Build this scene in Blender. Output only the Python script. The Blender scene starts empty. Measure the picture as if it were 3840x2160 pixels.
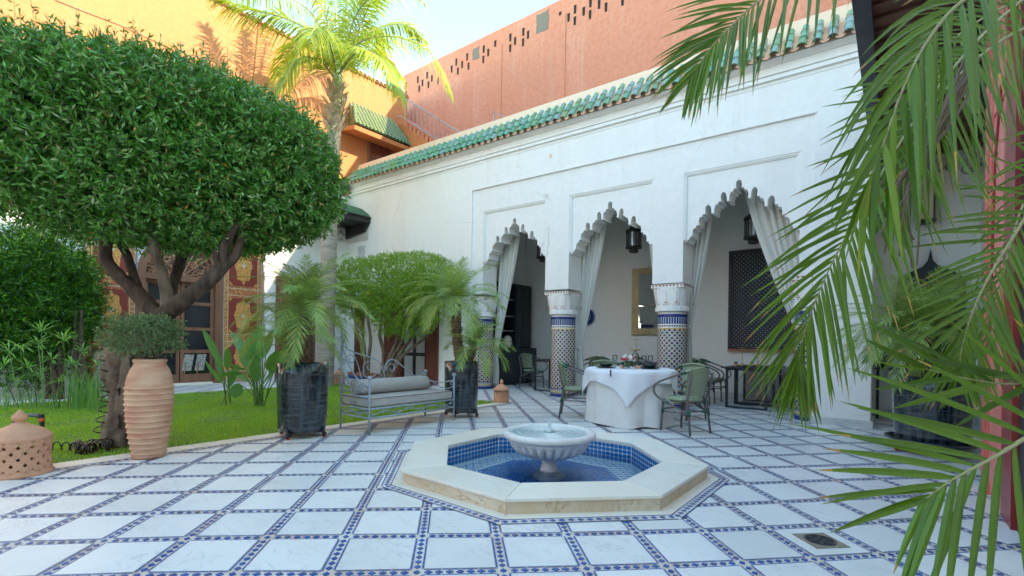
import bpy, math, random
from mathutils import Vector, Matrix
from math import sin, cos, pi, radians, sqrt, atan2
random.seed(7)
R = random.uniform
SC = bpy.context.scene
COL = SC.collection

# ------------------------------------------------------------------ camera
# world: X along the arcade (towards the right), Y into the arcade, Z up; metres
CAMH = 1.17
TH = radians(38.5); ROLL = 0.014
fw = Vector((-sin(TH), cos(TH), 0)); r0 = Vector((cos(TH), sin(TH), 0)); u0 = Vector((0, 0, 1))
rt = r0 * cos(ROLL) + u0 * sin(ROLL); up = u0 * cos(ROLL) - r0 * sin(ROLL)
CP = Vector((0, 0, CAMH))
cam = bpy.data.cameras.new('camera'); co = bpy.data.objects.new('camera', cam); COL.objects.link(co)
m3 = Matrix((rt, up, -fw)).transposed()
co.matrix_world = Matrix.Translation(CP) @ m3.to_4x4()
cam.sensor_width = 36; cam.lens = 36 * 1808 / 3840
cam.shift_x = 0; cam.shift_y = 201.2 / 3840
cam.clip_start = 0.05; cam.clip_end = 500
SC.camera = co
FD = 1212.87; CX = 1288.0; CY = 859.5
def ray(x, y): return fw + rt * ((x - CX) / FD) - up * ((y - CY) / FD)
def GR(x, y, z=0.0):
    r = ray(x, y); return CP + r * ((z - CAMH) / r.z)
def WX(x, y, v):
    r = ray(x, y); return CP + r * (v / r.x)
def WY(x, y, v):
    r = ray(x, y); return CP + r * (v / r.y)
def AT(x, y, t): return CP + ray(x, y) * t      # point at distance t along the view axis
def proj(p):
    d = Vector(p) - CP; z = d.dot(fw)
    if z < 0.05: return None
    return CX + FD * d.dot(rt) / z, CY - FD * d.dot(up) / z, z

# ------------------------------------------------------------------ world + sun
SUN_AZ = Vector((0.90, 0.36, 0)).normalized(); SUN_EL = radians(30)
sundir = Vector((SUN_AZ.x * cos(SUN_EL), SUN_AZ.y * cos(SUN_EL), sin(SUN_EL)))
w = bpy.data.worlds.new('World'); SC.world = w; w.use_nodes = True
nt = w.node_tree; bg = nt.nodes['Background']
sky = nt.nodes.new('ShaderNodeTexSky'); sky.sky_type = 'NISHITA'; sky.sun_disc = False
sky.sun_elevation = SUN_EL; sky.sun_rotation = atan2(SUN_AZ.x, SUN_AZ.y)
sky.air_density = 1.0; sky.dust_density = 0.15; sky.ozone_density = 1.0
tint = nt.nodes.new('ShaderNodeMix'); tint.data_type = 'RGBA'; tint.blend_type = 'MULTIPLY'; tint.inputs[0].default_value = 1
tint.inputs[7].default_value = (0.95, 1.03, 0.90, 1)
nt.links.new(sky.outputs[0], tint.inputs[6]); nt.links.new(tint.outputs[2], bg.inputs[0]); bg.inputs[1].default_value = 0.15
sl = bpy.data.lights.new('sun', 'SUN'); sl.energy = 2.0; sl.angle = radians(0.5); sl.color = (1.0, 0.86, 0.68)
so = bpy.data.objects.new('sun', sl); COL.objects.link(so); so.location = (20, 10, 20)
so.rotation_euler = (-sundir).to_track_quat('-Z', 'Y').to_euler()
SC.view_settings.view_transform = 'Standard'; SC.view_settings.look = 'None'
SC.view_settings.gamma = 1; SC.view_settings.use_curve_mapping = False
SC.view_settings.exposure = 2.65
SC.render.engine = 'CYCLES'
SC.cycles.max_bounces = 8; SC.cycles.diffuse_bounces = 5; SC.cycles.transparent_max_bounces = 8

# ------------------------------------------------------------------ materials
MATS = {}
def newmat(name):
    m = bpy.data.materials.new(name); m.use_nodes = True
    n = m.node_tree.nodes; l = m.node_tree.links
    return m, n, l, n['Principled BSDF']
def mix(n, l, fac, a, b, blend='MIX'):
    x = n.new('ShaderNodeMix'); x.data_type = 'RGBA'; x.blend_type = blend
    for s, v in ((x.inputs[0], fac), (x.inputs[6], a), (x.inputs[7], b)):
        if hasattr(v, 'is_linked'): l.new(v, s)
        elif isinstance(v, (int, float)): s.default_value = v
        else: s.default_value = (*v[:3], 1)
    return x.outputs[2]
def ramp(n, l, src, p0, p1):
    x = n.new('ShaderNodeMapRange'); l.new(src, x.inputs[0]); x.inputs[1].default_value = p0; x.inputs[2].default_value = p1
    return x.outputs[0]
def noise(n, l, scale, detail=4, vec=None, rough=0.55, dist=0.0):
    x = n.new('ShaderNodeTexNoise'); x.inputs['Scale'].default_value = scale; x.inputs['Detail'].default_value = detail
    x.inputs['Roughness'].default_value = rough; x.inputs['Distortion'].default_value = dist
    if vec is not None: l.new(vec, x.inputs['Vector'])
    return x
def pos(n): return n.new('ShaderNodeNewGeometry').outputs['Position']
def objco(n): return n.new('ShaderNodeTexCoord').outputs['Object']
def vscale(n, l, v, s):
    x = n.new('ShaderNodeMapping'); l.new(v, x.inputs[0]); x.inputs['Scale'].default_value = s; return x.outputs[0]
def bump(n, l, p, h, strength=0.3, dist=0.01):
    b = n.new('ShaderNodeBump'); b.inputs['Strength'].default_value = strength; b.inputs['Distance'].default_value = dist
    l.new(h, b.inputs['Height']); l.new(b.outputs[0], p.inputs['Normal'])
def simple(name, c, rough=0.6, metal=0.0, var=0.15, vscl=6.0, bmp=0.0, bscl=60.0, c2=None, spec=0.5, coat=0, objrand=0.0, stretch=None):
    m, n, l, p = newmat(name)
    v = pos(n)
    if stretch: v = vscale(n, l, v, stretch)
    nz = noise(n, l, vscl, 5, v)
    c2 = c2 or tuple(x * (1 - var * 2.2) for x in c)
    out = mix(n, l, ramp(n, l, nz.outputs[0], 0.35, 0.7), c, c2)
    if objrand:
        oi = n.new('ShaderNodeObjectInfo')
        hs = n.new('ShaderNodeHueSaturation'); l.new(out, hs.inputs['Color'])
        mr = n.new('ShaderNodeMapRange'); l.new(oi.outputs['Random'], mr.inputs[0]); mr.inputs[3].default_value = 1 - objrand; mr.inputs[4].default_value = 1 + objrand
        l.new(mr.outputs[0], hs.inputs['Value']); out = hs.outputs[0]
    l.new(out, p.inputs['Base Color'])
    p.inputs['Roughness'].default_value = rough; p.inputs['Metallic'].default_value = metal
    p.inputs['Specular IOR Level'].default_value = spec
    if coat: p.inputs['Coat Weight'].default_value = coat; p.inputs['Coat Roughness'].default_value = 0.05
    if bmp: bump(n, l, p, noise(n, l, bscl, 6, v).outputs[0], bmp)
    MATS[name] = m; return m
def leafmat(name, c1, c2, c3=None, trans=0.35, rough=0.45, yellow=0.0):
    m, n, l, p = newmat(name)
    g = n.new('ShaderNodeNewGeometry')
    rp = n.new('ShaderNodeValToRGB'); l.new(g.outputs['Random Per Island'], rp.inputs[0])
    e = rp.color_ramp.elements; e[0].color = (*c1, 1); e[1].color = (*c2, 1); e[1].position = 0.85
    if c3: k = e.new(0.97); k.color = (*c3, 1)
    if name == 'leaf_olive': k = e.new(0.993); k.color = (0.5, 0.30, 0.05, 1)
    oi = n.new('ShaderNodeObjectInfo')
    hs = n.new('ShaderNodeHueSaturation'); l.new(rp.outputs[0], hs.inputs['Color'])
    mr = n.new('ShaderNodeMapRange'); l.new(oi.outputs['Random'], mr.inputs[0]); mr.inputs[3].default_value = 0.8; mr.inputs[4].default_value = 1.25
    l.new(mr.outputs[0], hs.inputs['Value'])
    l.new(hs.outputs[0], p.inputs['Base Color'])
    p.inputs['Roughness'].default_value = rough
    t = n.new('ShaderNodeBsdfTranslucent'); 
    tc = mix(n, l, 0.5, hs.outputs[0], (c2[0] * 1.6, c2[1] * 1.5, c2[2] * 0.6)); l.new(tc, t.inputs['Color'])
    ms = n.new('ShaderNodeMixShader'); ms.inputs[0].default_value = trans
    l.new(p.outputs[0], ms.inputs[1]); l.new(t.outputs[0], ms.inputs[2])
    l.new(ms.outputs[0], n['Material Output'].inputs['Surface'])
    MATS[name] = m; return m

def plaster(name, c, stain=(0.62, 0.5, 0.36), amt=0.12, b=0.12, scl=1.2, rough=0.85, dark=None):
    m, n, l, p = newmat(name)
    v = pos(n); vs = vscale(n, l, v, (1, 1, 0.28))
    a = ramp(n, l, noise(n, l, scl, 6, vs, 0.6, 0.6).outputs[0], 0.5, 0.85)
    am = n.new('ShaderNodeMath'); am.operation = 'MULTIPLY'; l.new(a, am.inputs[0]); am.inputs[1].default_value = amt * 3
    o = mix(n, l, am.outputs[0], c, stain)
    f = ramp(n, l, noise(n, l, 9, 8, v, 0.65).outputs[0], 0.3, 0.8)
    o = mix(n, l, f, o, dark or tuple(x * 0.9 for x in c), 'MIX')
    l.new(o, p.inputs['Base Color']); p.inputs['Roughness'].default_value = rough; p.inputs['Specular IOR Level'].default_value = 0.2
    bump(n, l, p, noise(n, l, 24, 8, v, 0.7).outputs[0], b, 0.02)
    MATS[name] = m
plaster('plaster_white', (0.86, 0.845, 0.80), stain=(0.66, 0.58, 0.46), amt=0.11)
def add_cracks(name):
    m = MATS[name]; n = m.node_tree.nodes; l = m.node_tree.links; p = n['Principled BSDF']
    src = p.inputs['Base Color'].links[0].from_socket; v = pos(n)
    vo = n.new('ShaderNodeTexVoronoi'); vo.feature = 'DISTANCE_TO_EDGE'; vo.inputs['Scale'].default_value = 0.55
    ad = n.new('ShaderNodeMix'); ad.data_type = 'VECTOR'; ad.inputs[0].default_value = 0.12; l.new(v, ad.inputs[4]); l.new(noise(n, l, 3, 5, v).outputs['Color'], ad.inputs[5])
    l.new(ad.outputs[1], vo.inputs['Vector'])
    k = n.new('ShaderNodeMapRange'); l.new(vo.outputs['Distance'], k.inputs[0]); k.inputs[1].default_value = 0; k.inputs[2].default_value = 0.006; k.inputs[3].default_value = .55; k.inputs[4].default_value = 0
    mk = n.new('ShaderNodeMath'); mk.operation = 'MULTIPLY'; l.new(k.outputs[0], mk.inputs[0]); l.new(ramp(n, l, noise(n, l, .7, 3, v).outputs[0], .5, .6), mk.inputs[1])
    o = mix(n, l, mk.outputs[0], src, (0.45, 0.40, 0.34))
    st = ramp(n, l, noise(n, l, 2.2, 5, vscale(n, l, v, (2.2, 2.2, .10)), .6).outputs[0], .56, .8)
    ms = n.new('ShaderNodeMath'); ms.operation = 'MULTIPLY'; l.new(st, ms.inputs[0]); ms.inputs[1].default_value = .28
    o = mix(n, l, ms.outputs[0], o, (0.62, 0.54, 0.42)); l.new(o, p.inputs['Base Color'])
add_cracks('plaster_white')
plaster('plaster_inner', (0.87, 0.84, 0.79), amt=0.10)
plaster('plaster_orange', (0.56, 0.22, 0.085), stain=(0.64, 0.31, 0.14), amt=0.28, b=0.35, scl=0.6, dark=(0.48, 0.175, 0.065))
plaster('plaster_salmon', (0.67, 0.275, 0.175), stain=(0.76, 0.43, 0.31), amt=0.34, b=0.55, scl=0.8, dark=(0.54, 0.20, 0.12))
plaster('plaster_cream', (0.85, 0.62, 0.43), stain=(0.70, 0.45, 0.28), amt=0.16, b=0.2)
add_cracks('plaster_salmon')
plaster('cement_patch', (0.22, 0.19, 0.15), b=0.5)

def marble(name, c, vein, s=3.0, amt=0.5, rough=0.22, warm=None, perobj=True):
    m, n, l, p = newmat(name)
    v = pos(n)
    if perobj:
        oi = n.new('ShaderNodeObjectInfo'); ad = n.new('ShaderNodeVectorMath'); ad.operation = 'ADD'
        sc = n.new('ShaderNodeVectorMath'); sc.operation = 'SCALE'
        cb = n.new('ShaderNodeCombineXYZ')
        for k in range(3): l.new(oi.outputs['Random'], cb.inputs[k])
        l.new(cb.outputs[0], sc.inputs[0]); sc.inputs['Scale'].default_value = 17.0
        l.new(v, ad.inputs[0]); l.new(sc.outputs[0], ad.inputs[1]); v = ad.outputs[0]
    nz = noise(n, l, s, 8, vscale(n, l, v, (1, 2.2, 1)), 0.65, 1.4)
    ab = n.new('ShaderNodeMath'); ab.operation = 'SUBTRACT'; l.new(nz.outputs[0], ab.inputs[0]); ab.inputs[1].default_value = 0.5
    aa = n.new('ShaderNodeMath'); aa.operation = 'ABSOLUTE'; l.new(ab.outputs[0], aa.inputs[0])
    vf = n.new('ShaderNodeMapRange'); l.new(aa.outputs[0], vf.inputs[0]); vf.inputs[1].default_value = 0.0; vf.inputs[2].default_value = 0.022; vf.inputs[3].default_value = amt; vf.inputs[4].default_value = 0
    cl = ramp(n, l, noise(n, l, s * 0.7, 4, v).outputs[0], 0.35, 0.75)
    base = mix(n, l, cl, c, warm or tuple(x * 0.9 for x in c))
    msk = n.new('ShaderNodeMath'); msk.operation = 'MULTIPLY'; l.new(vf.outputs[0], msk.inputs[0]); l.new(ramp(n, l, noise(n, l, s * 1.1, 3, v).outputs[0], 0.42, 0.62), msk.inputs[1])
    o = mix(n, l, msk.outputs[0], base, vein)
    if perobj:
        hs = n.new('ShaderNodeHueSaturation'); l.new(o, hs.inputs['Color'])
        mr = n.new('ShaderNodeMapRange'); l.new(oi.outputs['Random'], mr.inputs[0]); mr.inputs[3].default_value = 0.93; mr.inputs[4].default_value = 1.04
        l.new(mr.outputs[0], hs.inputs['Value']); o = hs.outputs[0]
    l.new(o, p.inputs['Base Color'])
    rr = n.new('ShaderNodeMapRange'); l.new(noise(n, l, 4, 5, v).outputs[0], rr.inputs[0]); rr.inputs[3].default_value = rough * 0.7; rr.inputs[4].default_value = rough * 1.9
    l.new(rr.outputs[0], p.inputs['Roughness'])
    MATS[name] = m
marble('marble_floor', (0.80, 0.80, 0.765), (0.36, 0.38, 0.40), 2.6, 0.45, 0.3)
def wear(name, c, amt):
    m = MATS[name]; n = m.node_tree.nodes; l = m.node_tree.links; p = n['Principled BSDF']
    src = p.inputs['Base Color'].links[0].from_socket; v = pos(n)
    a = ramp(n, l, noise(n, l, .8, 7, v, .65).outputs[0], .5, .75); b = ramp(n, l, noise(n, l, 11, 6, v, .7).outputs[0], .35, .7)
    k = n.new('ShaderNodeMath'); k.operation = 'MULTIPLY'; l.new(a, k.inputs[0]); l.new(b, k.inputs[1])
    k2 = n.new('ShaderNodeMath'); k2.operation = 'MULTIPLY'; l.new(k.outputs[0], k2.inputs[0]); k2.inputs[1].default_value = amt
    l.new(mix(n, l, k2.outputs[0], src, c), p.inputs['Base Color'])
wear('marble_floor', (0.66, 0.55, 0.40), .55)
marble('marble_cream', (0.86, 0.83, 0.73), (0.62, 0.44, 0.26), 1.6, 0.35, 0.3, warm=(0.84, 0.74, 0.58))
marble('marble_side', (0.74, 0.66, 0.53), (0.36, 0.20, 0.08), 2.6, 0.8, 0.35, warm=(0.62, 0.42, 0.22))
marble('marble_bowl', (0.76, 0.75, 0.72), (0.20, 0.21, 0.24), 6.0, 0.8, 0.35, warm=(0.72, 0.66, 0.58), perobj=False)
wear('marble_cream', (0.60, 0.42, 0.24), .5)
wear('marble_side', (0.42, 0.24, 0.10), .8)
marble('marble_skirt', (0.60, 0.60, 0.57), (0.3, 0.3, 0.3), 2.5, 0.5, 0.35)
simple('grout_cream', (0.76, 0.72, 0.66), 0.7, var=0.2, vscl=3, c2=(0.62, 0.48, 0.36), bmp=0.3, bscl=80)
def glaze(name, cs, rough=0.22, island=True):
    m, n, l, p = newmat(name)
    g = n.new('ShaderNodeNewGeometry') if island else n.new('ShaderNodeObjectInfo')
    rp = n.new('ShaderNodeValToRGB'); l.new(g.outputs['Random Per Island' if island else 'Random'], rp.inputs[0])
    e = rp.color_ramp.elements; e[0].color = (*cs[0], 1); e[1].color = (*cs[-1], 1)
    for i, c in enumerate(cs[1:-1]): k = e.new((i + 1) / (len(cs) - 1)); k.color = (*c, 1)
    nz = noise(n, l, 30, 4, pos(n))
    o = mix(n, l, ramp(n, l, nz.outputs[0], 0.5, 0.9), rp.outputs[0], tuple(min(1, x * 1.8 + 0.02) for x in cs[0]))
    l.new(o, p.inputs['Base Color']); p.inputs['Roughness'].default_value = rough
    MATS[name] = m
glaze('tile_blue', [(0.02, 0.07, 0.26), (0.03, 0.10, 0.36), (0.05, 0.09, 0.24), (0.025, 0.12, 0.42)], 0.35)
glaze('tile_blue_obj', [(0.02, 0.07, 0.26), (0.03, 0.10, 0.36), (0.05, 0.09, 0.24), (0.025, 0.12, 0.42)], 0.35, island=False)
glaze('pool_blue', [(0.012, 0.12, 0.38), (0.02, 0.19, 0.46), (0.012, 0.09, 0.28)], 0.15)
glaze('tile_navy', [(0.012, 0.022, 0.13), (0.018, 0.03, 0.19), (0.02, 0.10, 0.16)])
glaze('tile_yellow', [(0.66, 0.42, 0.07), (0.70, 0.47, 0.12), (0.64, 0.40, 0.20)])
glaze('tile_white', [(0.72, 0.70, 0.64), (0.78, 0.77, 0.72), (0.66, 0.63, 0.55)])
glaze('tile_green', [(0.09, 0.24, 0.12), (0.13, 0.33, 0.18), (0.16, 0.32, 0.22), (0.24, 0.33, 0.30), (0.10, 0.26, 0.11), (0.22, 0.34, 0.15)], 0.28, island=False)
glaze('tile_oldgreen', [(0.16, 0.20, 0.07), (0.12, 0.17, 0.08), (0.20, 0.22, 0.10)], 0.4, island=False)
simple('terracotta', (0.66, 0.36, 0.21), 0.8, var=0.12, vscl=7, c2=(0.58, 0.29, 0.18), bmp=0.25, bscl=50)
simple('terracotta_pale', (0.68, 0.44, 0.27), 0.85, vscl=4, c2=(0.55, 0.25, 0.16), bmp=0.35, bscl=40, stretch=(1, 1, 3))
simple('brick', (0.50, 0.22, 0.13), 0.9, c2=(0.36, 0.14, 0.08), bmp=0.5, vscl=15)
simple('bark', (0.25, 0.18, 0.12), 0.9, vscl=9, c2=(0.08, 0.05, 0.035), bmp=0.9, bscl=18, stretch=(1, 1, 0.35))
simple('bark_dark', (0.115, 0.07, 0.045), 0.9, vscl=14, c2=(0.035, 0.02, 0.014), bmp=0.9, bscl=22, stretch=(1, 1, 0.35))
simple('palm_trunk', (0.42, 0.36, 0.29), 0.9, vscl=8, c2=(0.24, 0.19, 0.14), bmp=0.6, bscl=30, stretch=(0.3, 0.3, 3))
simple('palm_boot', (0.60, 0.49, 0.36), 0.8, vscl=6, c2=(0.36, 0.24, 0.13), bmp=0.4)
simple('palm_stub', (0.22, 0.13, 0.07), 0.95, vscl=20, c2=(0.08, 0.045, 0.025), bmp=0.9, bscl=60)
simple('crownshaft', (0.42, 0.50, 0.24), 0.5, c2=(0.30, 0.40, 0.18))
simple('soil', (0.06, 0.045, 0.03), 0.95, bmp=0.8, bscl=40)
simple('lawn_ground', (0.12, 0.22, 0.03), 0.95, vscl=3, c2=(0.08, 0.14, 0.025), bmp=0.8, bscl=60)
simple('wood_brown', (0.27, 0.12, 0.065), 0.55, vscl=7, c2=(0.19, 0.08, 0.045), bmp=0.15, stretch=(1, 1, 0.12))
simple('wood_carved', (0.40, 0.20, 0.11), 0.6, vscl=9, c2=(0.30, 0.14, 0.08), bmp=0.5, bscl=50)
simple('wood_red', (0.19, 0.055, 0.032), 0.5, vscl=7, c2=(0.13, 0.035, 0.02), stretch=(1, 1, 0.12))
simple('wood_dark', (0.19, 0.09, 0.055), 0.6, vscl=6, c2=(0.11, 0.05, 0.03), bmp=0.3, stretch=(0.15, 1, 1), objrand=0.25)
simple('wood_black', (0.018, 0.017, 0.018), 0.5)
simple('paint_black', (0.02, 0.025, 0.033), 0.45)
simple('paint_red', (0.62, 0.115, 0.085), 0.42, vscl=5, c2=(0.70, 0.20, 0.17), bmp=0.12)
simple('paint_pink', (0.72, 0.25, 0.21), 0.4, vscl=6, c2=(0.62, 0.17, 0.14), bmp=0.12)
simple('paint_darkred', (0.22, 0.02, 0.018), 0.35, vscl=5, c2=(0.28, 0.035, 0.03))
simple('fascia', (0.055, 0.06, 0.075), 0.5)
simple('iron_blue', (0.33, 0.40, 0.47), 0.42, metal=0.0, vscl=14, c2=(0.25, 0.31, 0.37), bmp=0.1, spec=0.6)
simple('iron_grey', (0.40, 0.40, 0.42), 0.5)
simple('iron_dark', (0.055, 0.035, 0.03), 0.55, bmp=0.3)
simple('bamboo_frame', (0.15, 0.125, 0.125), 0.4, vscl=12, c2=(0.11, 0.09, 0.09))
simple('wrap_green', (0.02, 0.11, 0.07), 0.5)
simple('cushion', (0.46, 0.44, 0.41), 0.9, var=0.06, bmp=0.15, bscl=18)
simple('cushion_side', (0.34, 0.34, 0.34), 0.9, var=0.06, bmp=0.15, bscl=18)
simple('piping', (0.15, 0.11, 0.1), 0.8)
simple('cloth', (0.83, 0.83, 0.86), 0.8, var=0.03, bmp=0.1, bscl=25)
simple('linen', (0.80, 0.77, 0.74), 0.9, var=0.04, bmp=0.25, bscl=40)
_m, _n, _l, _p = newmat('curtain'); _p.inputs['Base Color'].default_value = (0.86, 0.83, 0.76, 1); _p.inputs['Roughness'].default_value = 0.9
_t = _n.new('ShaderNodeBsdfTranslucent'); _t.inputs[0].default_value = (0.86, 0.83, 0.76, 1); _s = _n.new('ShaderNodeMixShader'); _s.inputs[0].default_value = 0.35
_l.new(_p.outputs[0], _s.inputs[1]); _l.new(_t.outputs[0], _s.inputs[2]); _l.new(_s.outputs[0], _n['Material Output'].inputs['Surface']); MATS['curtain'] = _m
simple('caster_orange', (0.75, 0.13, 0.02), 0.4)
simple('brass', (0.62, 0.44, 0.16), 0.28, metal=1.0, var=0.05)
simple('brass_frame', (0.42, 0.34, 0.19), 0.38, metal=0.6, var=0.1, bmp=0.6, bscl=70)
simple('steel', (0.45, 0.44, 0.43), 0.35, metal=0.9, var=0.08)
simple('hose', (0.045, 0.022, 0.014), 0.25, var=0.1)
simple('pipe_grey', (0.16, 0.17, 0.18), 0.5)
simple('awning_green', (0.05, 0.17, 0.10), 0.7, vscl=4, c2=(0.03, 0.12, 0.06), bmp=0.1)
simple('plate_black', (0.018, 0.035, 0.035), 0.2)
simple('white_ceramic', (0.8, 0.79, 0.76), 0.25, var=0.03)
simple('parchment', (0.72, 0.60, 0.38), 0.7, var=0.08)
simple('tassel', (0.55, 0.02, 0.03), 0.8)
simple('flower_white', (0.85, 0.84, 0.78), 0.8, var=0.05)
simple('flower_red', (0.55, 0.01, 0.05), 0.7, var=0.1)
simple('fruit', (0.62, 0.36, 0.06), 0.5, c2=(0.55, 0.42, 0.10))
simple('bone', (0.8, 0.75, 0.66), 0.5)
simple('plug_red', (0.5, 0.16, 0.07), 0.6)
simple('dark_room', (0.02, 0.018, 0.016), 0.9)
simple('paint_blue_line', (0.03, 0.16, 0.36), 0.6, var=0.05)
simple('drain_stone', (0.32, 0.27, 0.19), 0.8, bmp=0.3)
simple('drain_iron', (0.07, 0.07, 0.08), 0.5, metal=0.4)
simple('stick_dead', (0.20, 0.13, 0.10), 0.8)
simple('leaf_stalk', (0.16, 0.26, 0.06), 0.5)
simple('palm_rib', (0.30, 0.33, 0.14), 0.5, c2=(0.36, 0.30, 0.16))
simple('chair_fabric', (0.50, 0.48, 0.42), 0.9, vscl=18, c2=(0.20, 0.19, 0.17))
def weave():
    m, n, l, p = newmat('weave')
    v = objco(n)
    ck = n.new('ShaderNodeTexChecker'); ck.inputs['Scale'].default_value = 95
    ck.inputs['Color1'].default_value = (0.50, 0.52, 0.34, 1); ck.inputs['Color2'].default_value = (0.09, 0.17, 0.09, 1)
    l.new(vscale(n, l, v, (1, 1.0, 1.0)), ck.inputs['Vector']); l.new(ck.outputs[0], p.inputs['Base Color']); p.inputs['Roughness'].default_value = 0.5
    bump(n, l, p, ck.outputs[1], 0.4, 0.002); MATS['weave'] = m
weave()
def potglaze():
    m, n, l, p = newmat('pot_glaze')
    v = pos(n)
    a = ramp(n, l, noise(n, l, 14, 6, vscale(n, l, v, (1.6, 1.6, 0.14)), 0.65).outputs[0], 0.46, 0.62)
    b = ramp(n, l, noise(n, l, 16, 6, vscale(n, l, v, (0.2, 0.2, 2.4)), 0.65).outputs[0], 0.46, 0.7)
    o = mix(n, l, a, (0.004, 0.007, 0.010), (0.03, 0.055, 0.065)); o = mix(n, l, b, o, (0.07, 0.085, 0.10))
    l.new(o, p.inputs['Base Color']); p.inputs['Roughness'].default_value = 0.12; p.inputs['Coat Weight'].default_value = 0.5
    bump(n, l, p, noise(n, l, 10, 5, vscale(n, l, v, (1, 1, 0.6))).outputs[0], 0.3, 0.01); MATS['pot_glaze'] = m
potglaze()
def glass(name, rough=0.0, c=(1, 1, 1), ior=1.45):
    m, n, l, p = newmat(name)
    p.inputs['Base Color'].default_value = (*c, 1); p.inputs['Roughness'].default_value = rough
    p.inputs['Transmission Weight'].default_value = 1.0; p.inputs['IOR'].default_value = ior
    MATS[name] = m
glass('glass')
_m, _n, _l, _p = newmat('water_bowl'); _p.inputs['Base Color'].default_value = (0.70, 0.82, 0.82, 1); _p.inputs['Transmission Weight'].default_value = 0.35; _p.inputs['IOR'].default_value = 1.33; _p.inputs['Roughness'].default_value = 0.12; MATS['water_bowl'] = _m
def pane():
    m, n, l, p = newmat('pane'); p.inputs['Base Color'].default_value = (0.02, 0.022, 0.025, 1); p.inputs['Roughness'].default_value = 0.04
    MATS['pane'] = m
    m, n, l, p = newmat('pane_curtain'); p.inputs['Roughness'].default_value = 0.15
    o = mix(n, l, ramp(n, l, noise(n, l, 5, 3, vscale(n, l, pos(n), (8, 8, 0.5))).outputs[0], 0.3, 0.7), (0.50, 0.51, 0.50), (0.36, 0.38, 0.39))
    l.new(o, p.inputs['Base Color']); MATS['pane_curtain'] = m
    m, n, l, p = newmat('mirror'); p.inputs['Base Color'].default_value = (0.85, 0.87, 0.88, 1); p.inputs['Metallic'].default_value = 1; p.inputs['Roughness'].default_value = 0.02
    MATS['mirror'] = m
pane()
def watermat():
    for name, bs, tint in (('water', 14, (0.86, 0.96, 1.0)), ('glass', 0, (0.95, 0.97, 0.97))):
        m, n, l, p = newmat(name); n.remove(p)
        g = n.new('ShaderNodeBsdfGlossy'); g.inputs['Roughness'].default_value = 0.02; t = n.new('ShaderNodeBsdfTransparent'); t.inputs[0].default_value = (*tint, 1)
        fr = n.new('ShaderNodeFresnel'); fr.inputs[0].default_value = 1.33 if bs else 1.45
        if bs:
            b = n.new('ShaderNodeBump'); b.inputs['Strength'].default_value = .4; b.inputs['Distance'].default_value = .012
            l.new(noise(n, l, bs, 3, pos(n), 0.5, 0.5).outputs[0], b.inputs['Height']); l.new(b.outputs[0], g.inputs['Normal']); l.new(b.outputs[0], fr.inputs['Normal'])
        ms = n.new('ShaderNodeMixShader'); l.new(fr.outputs[0], ms.inputs[0]); l.new(t.outputs[0], ms.inputs[1]); l.new(g.outputs[0], ms.inputs[2])
        l.new(ms.outputs[0], n['Material Output'].inputs['Surface']); MATS[name] = m
watermat()
def ornament(name, ground, c1, c2, scl):
    m, n, l, p = newmat(name)
    v = pos(n); vo = n.new('ShaderNodeTexVoronoi'); vo.inputs['Scale'].default_value = scl; l.new(v, vo.inputs['Vector'])
    vo2 = n.new('ShaderNodeTexVoronoi'); vo2.inputs['Scale'].default_value = scl * 2.1; vo2.feature = 'DISTANCE_TO_EDGE'; l.new(v, vo2.inputs['Vector'])
    a = ramp(n, l, vo.outputs['Distance'], 0.30, 0.42); b = ramp(n, l, vo2.outputs['Distance'], 0.05, 0.13)
    o = mix(n, l, a, c1, ground); o = mix(n, l, b, c2, o)
    l.new(o, p.inputs['Base Color']); p.inputs['Roughness'].default_value = 0.6; MATS[name] = m
ornament('paint_border', (0.36, 0.045, 0.018), (0.58, 0.19, 0.025), (0.60, 0.34, 0.12), 11)
ornament('paint_medallion', (0.50, 0.12, 0.02), (0.70, 0.30, 0.03), (0.74, 0.50, 0.16), 17)
simple('paint_ground', (0.27, 0.035, 0.022), 0.6, vscl=3, c2=(0.22, 0.03, 0.02))
simple('paint_cream', (0.72, 0.64, 0.45), 0.6)
def lace(name, c, d, scl=16, v1=0.035):
    m, n, l, p = newmat(name)
    v = pos(n); vo = n.new('ShaderNodeTexVoronoi'); vo.feature = 'DISTANCE_TO_EDGE'; vo.inputs['Scale'].default_value = scl; l.new(v, vo.inputs['Vector'])
    a = ramp(n, l, vo.outputs['Distance'], v1, v1 + 0.05)
    wv = n.new('ShaderNodeTexWave'); wv.inputs['Scale'].default_value = scl * .6; wv.inputs['Distortion'].default_value = 6; l.new(v, wv.inputs['Vector'])
    aa = n.new('ShaderNodeMath'); aa.operation = 'MULTIPLY'; l.new(a, aa.inputs[0]); l.new(ramp(n, l, wv.outputs[1], 0.35, 0.6), aa.inputs[1])
    l.new(mix(n, l, aa.outputs[0], c, d), p.inputs['Base Color']); p.inputs['Roughness'].default_value = 0.8
    inv = n.new('ShaderNodeMath'); inv.operation = 'SUBTRACT'; inv.inputs[0].default_value = 1; l.new(aa.outputs[0], inv.inputs[1])
    bump(n, l, p, inv.outputs[0], 0.8, 0.02); MATS[name] = m
lace('stucco_lace', (0.78, 0.75, 0.70), (0.42, 0.36, 0.31))
lace('wood_lace', (0.46, 0.24, 0.14), (0.07, 0.035, 0.025), 11)
lace('tile_lace', (0.80, 0.80, 0.78), (0.28, 0.20, 0.15), 30, 0.06)

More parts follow.
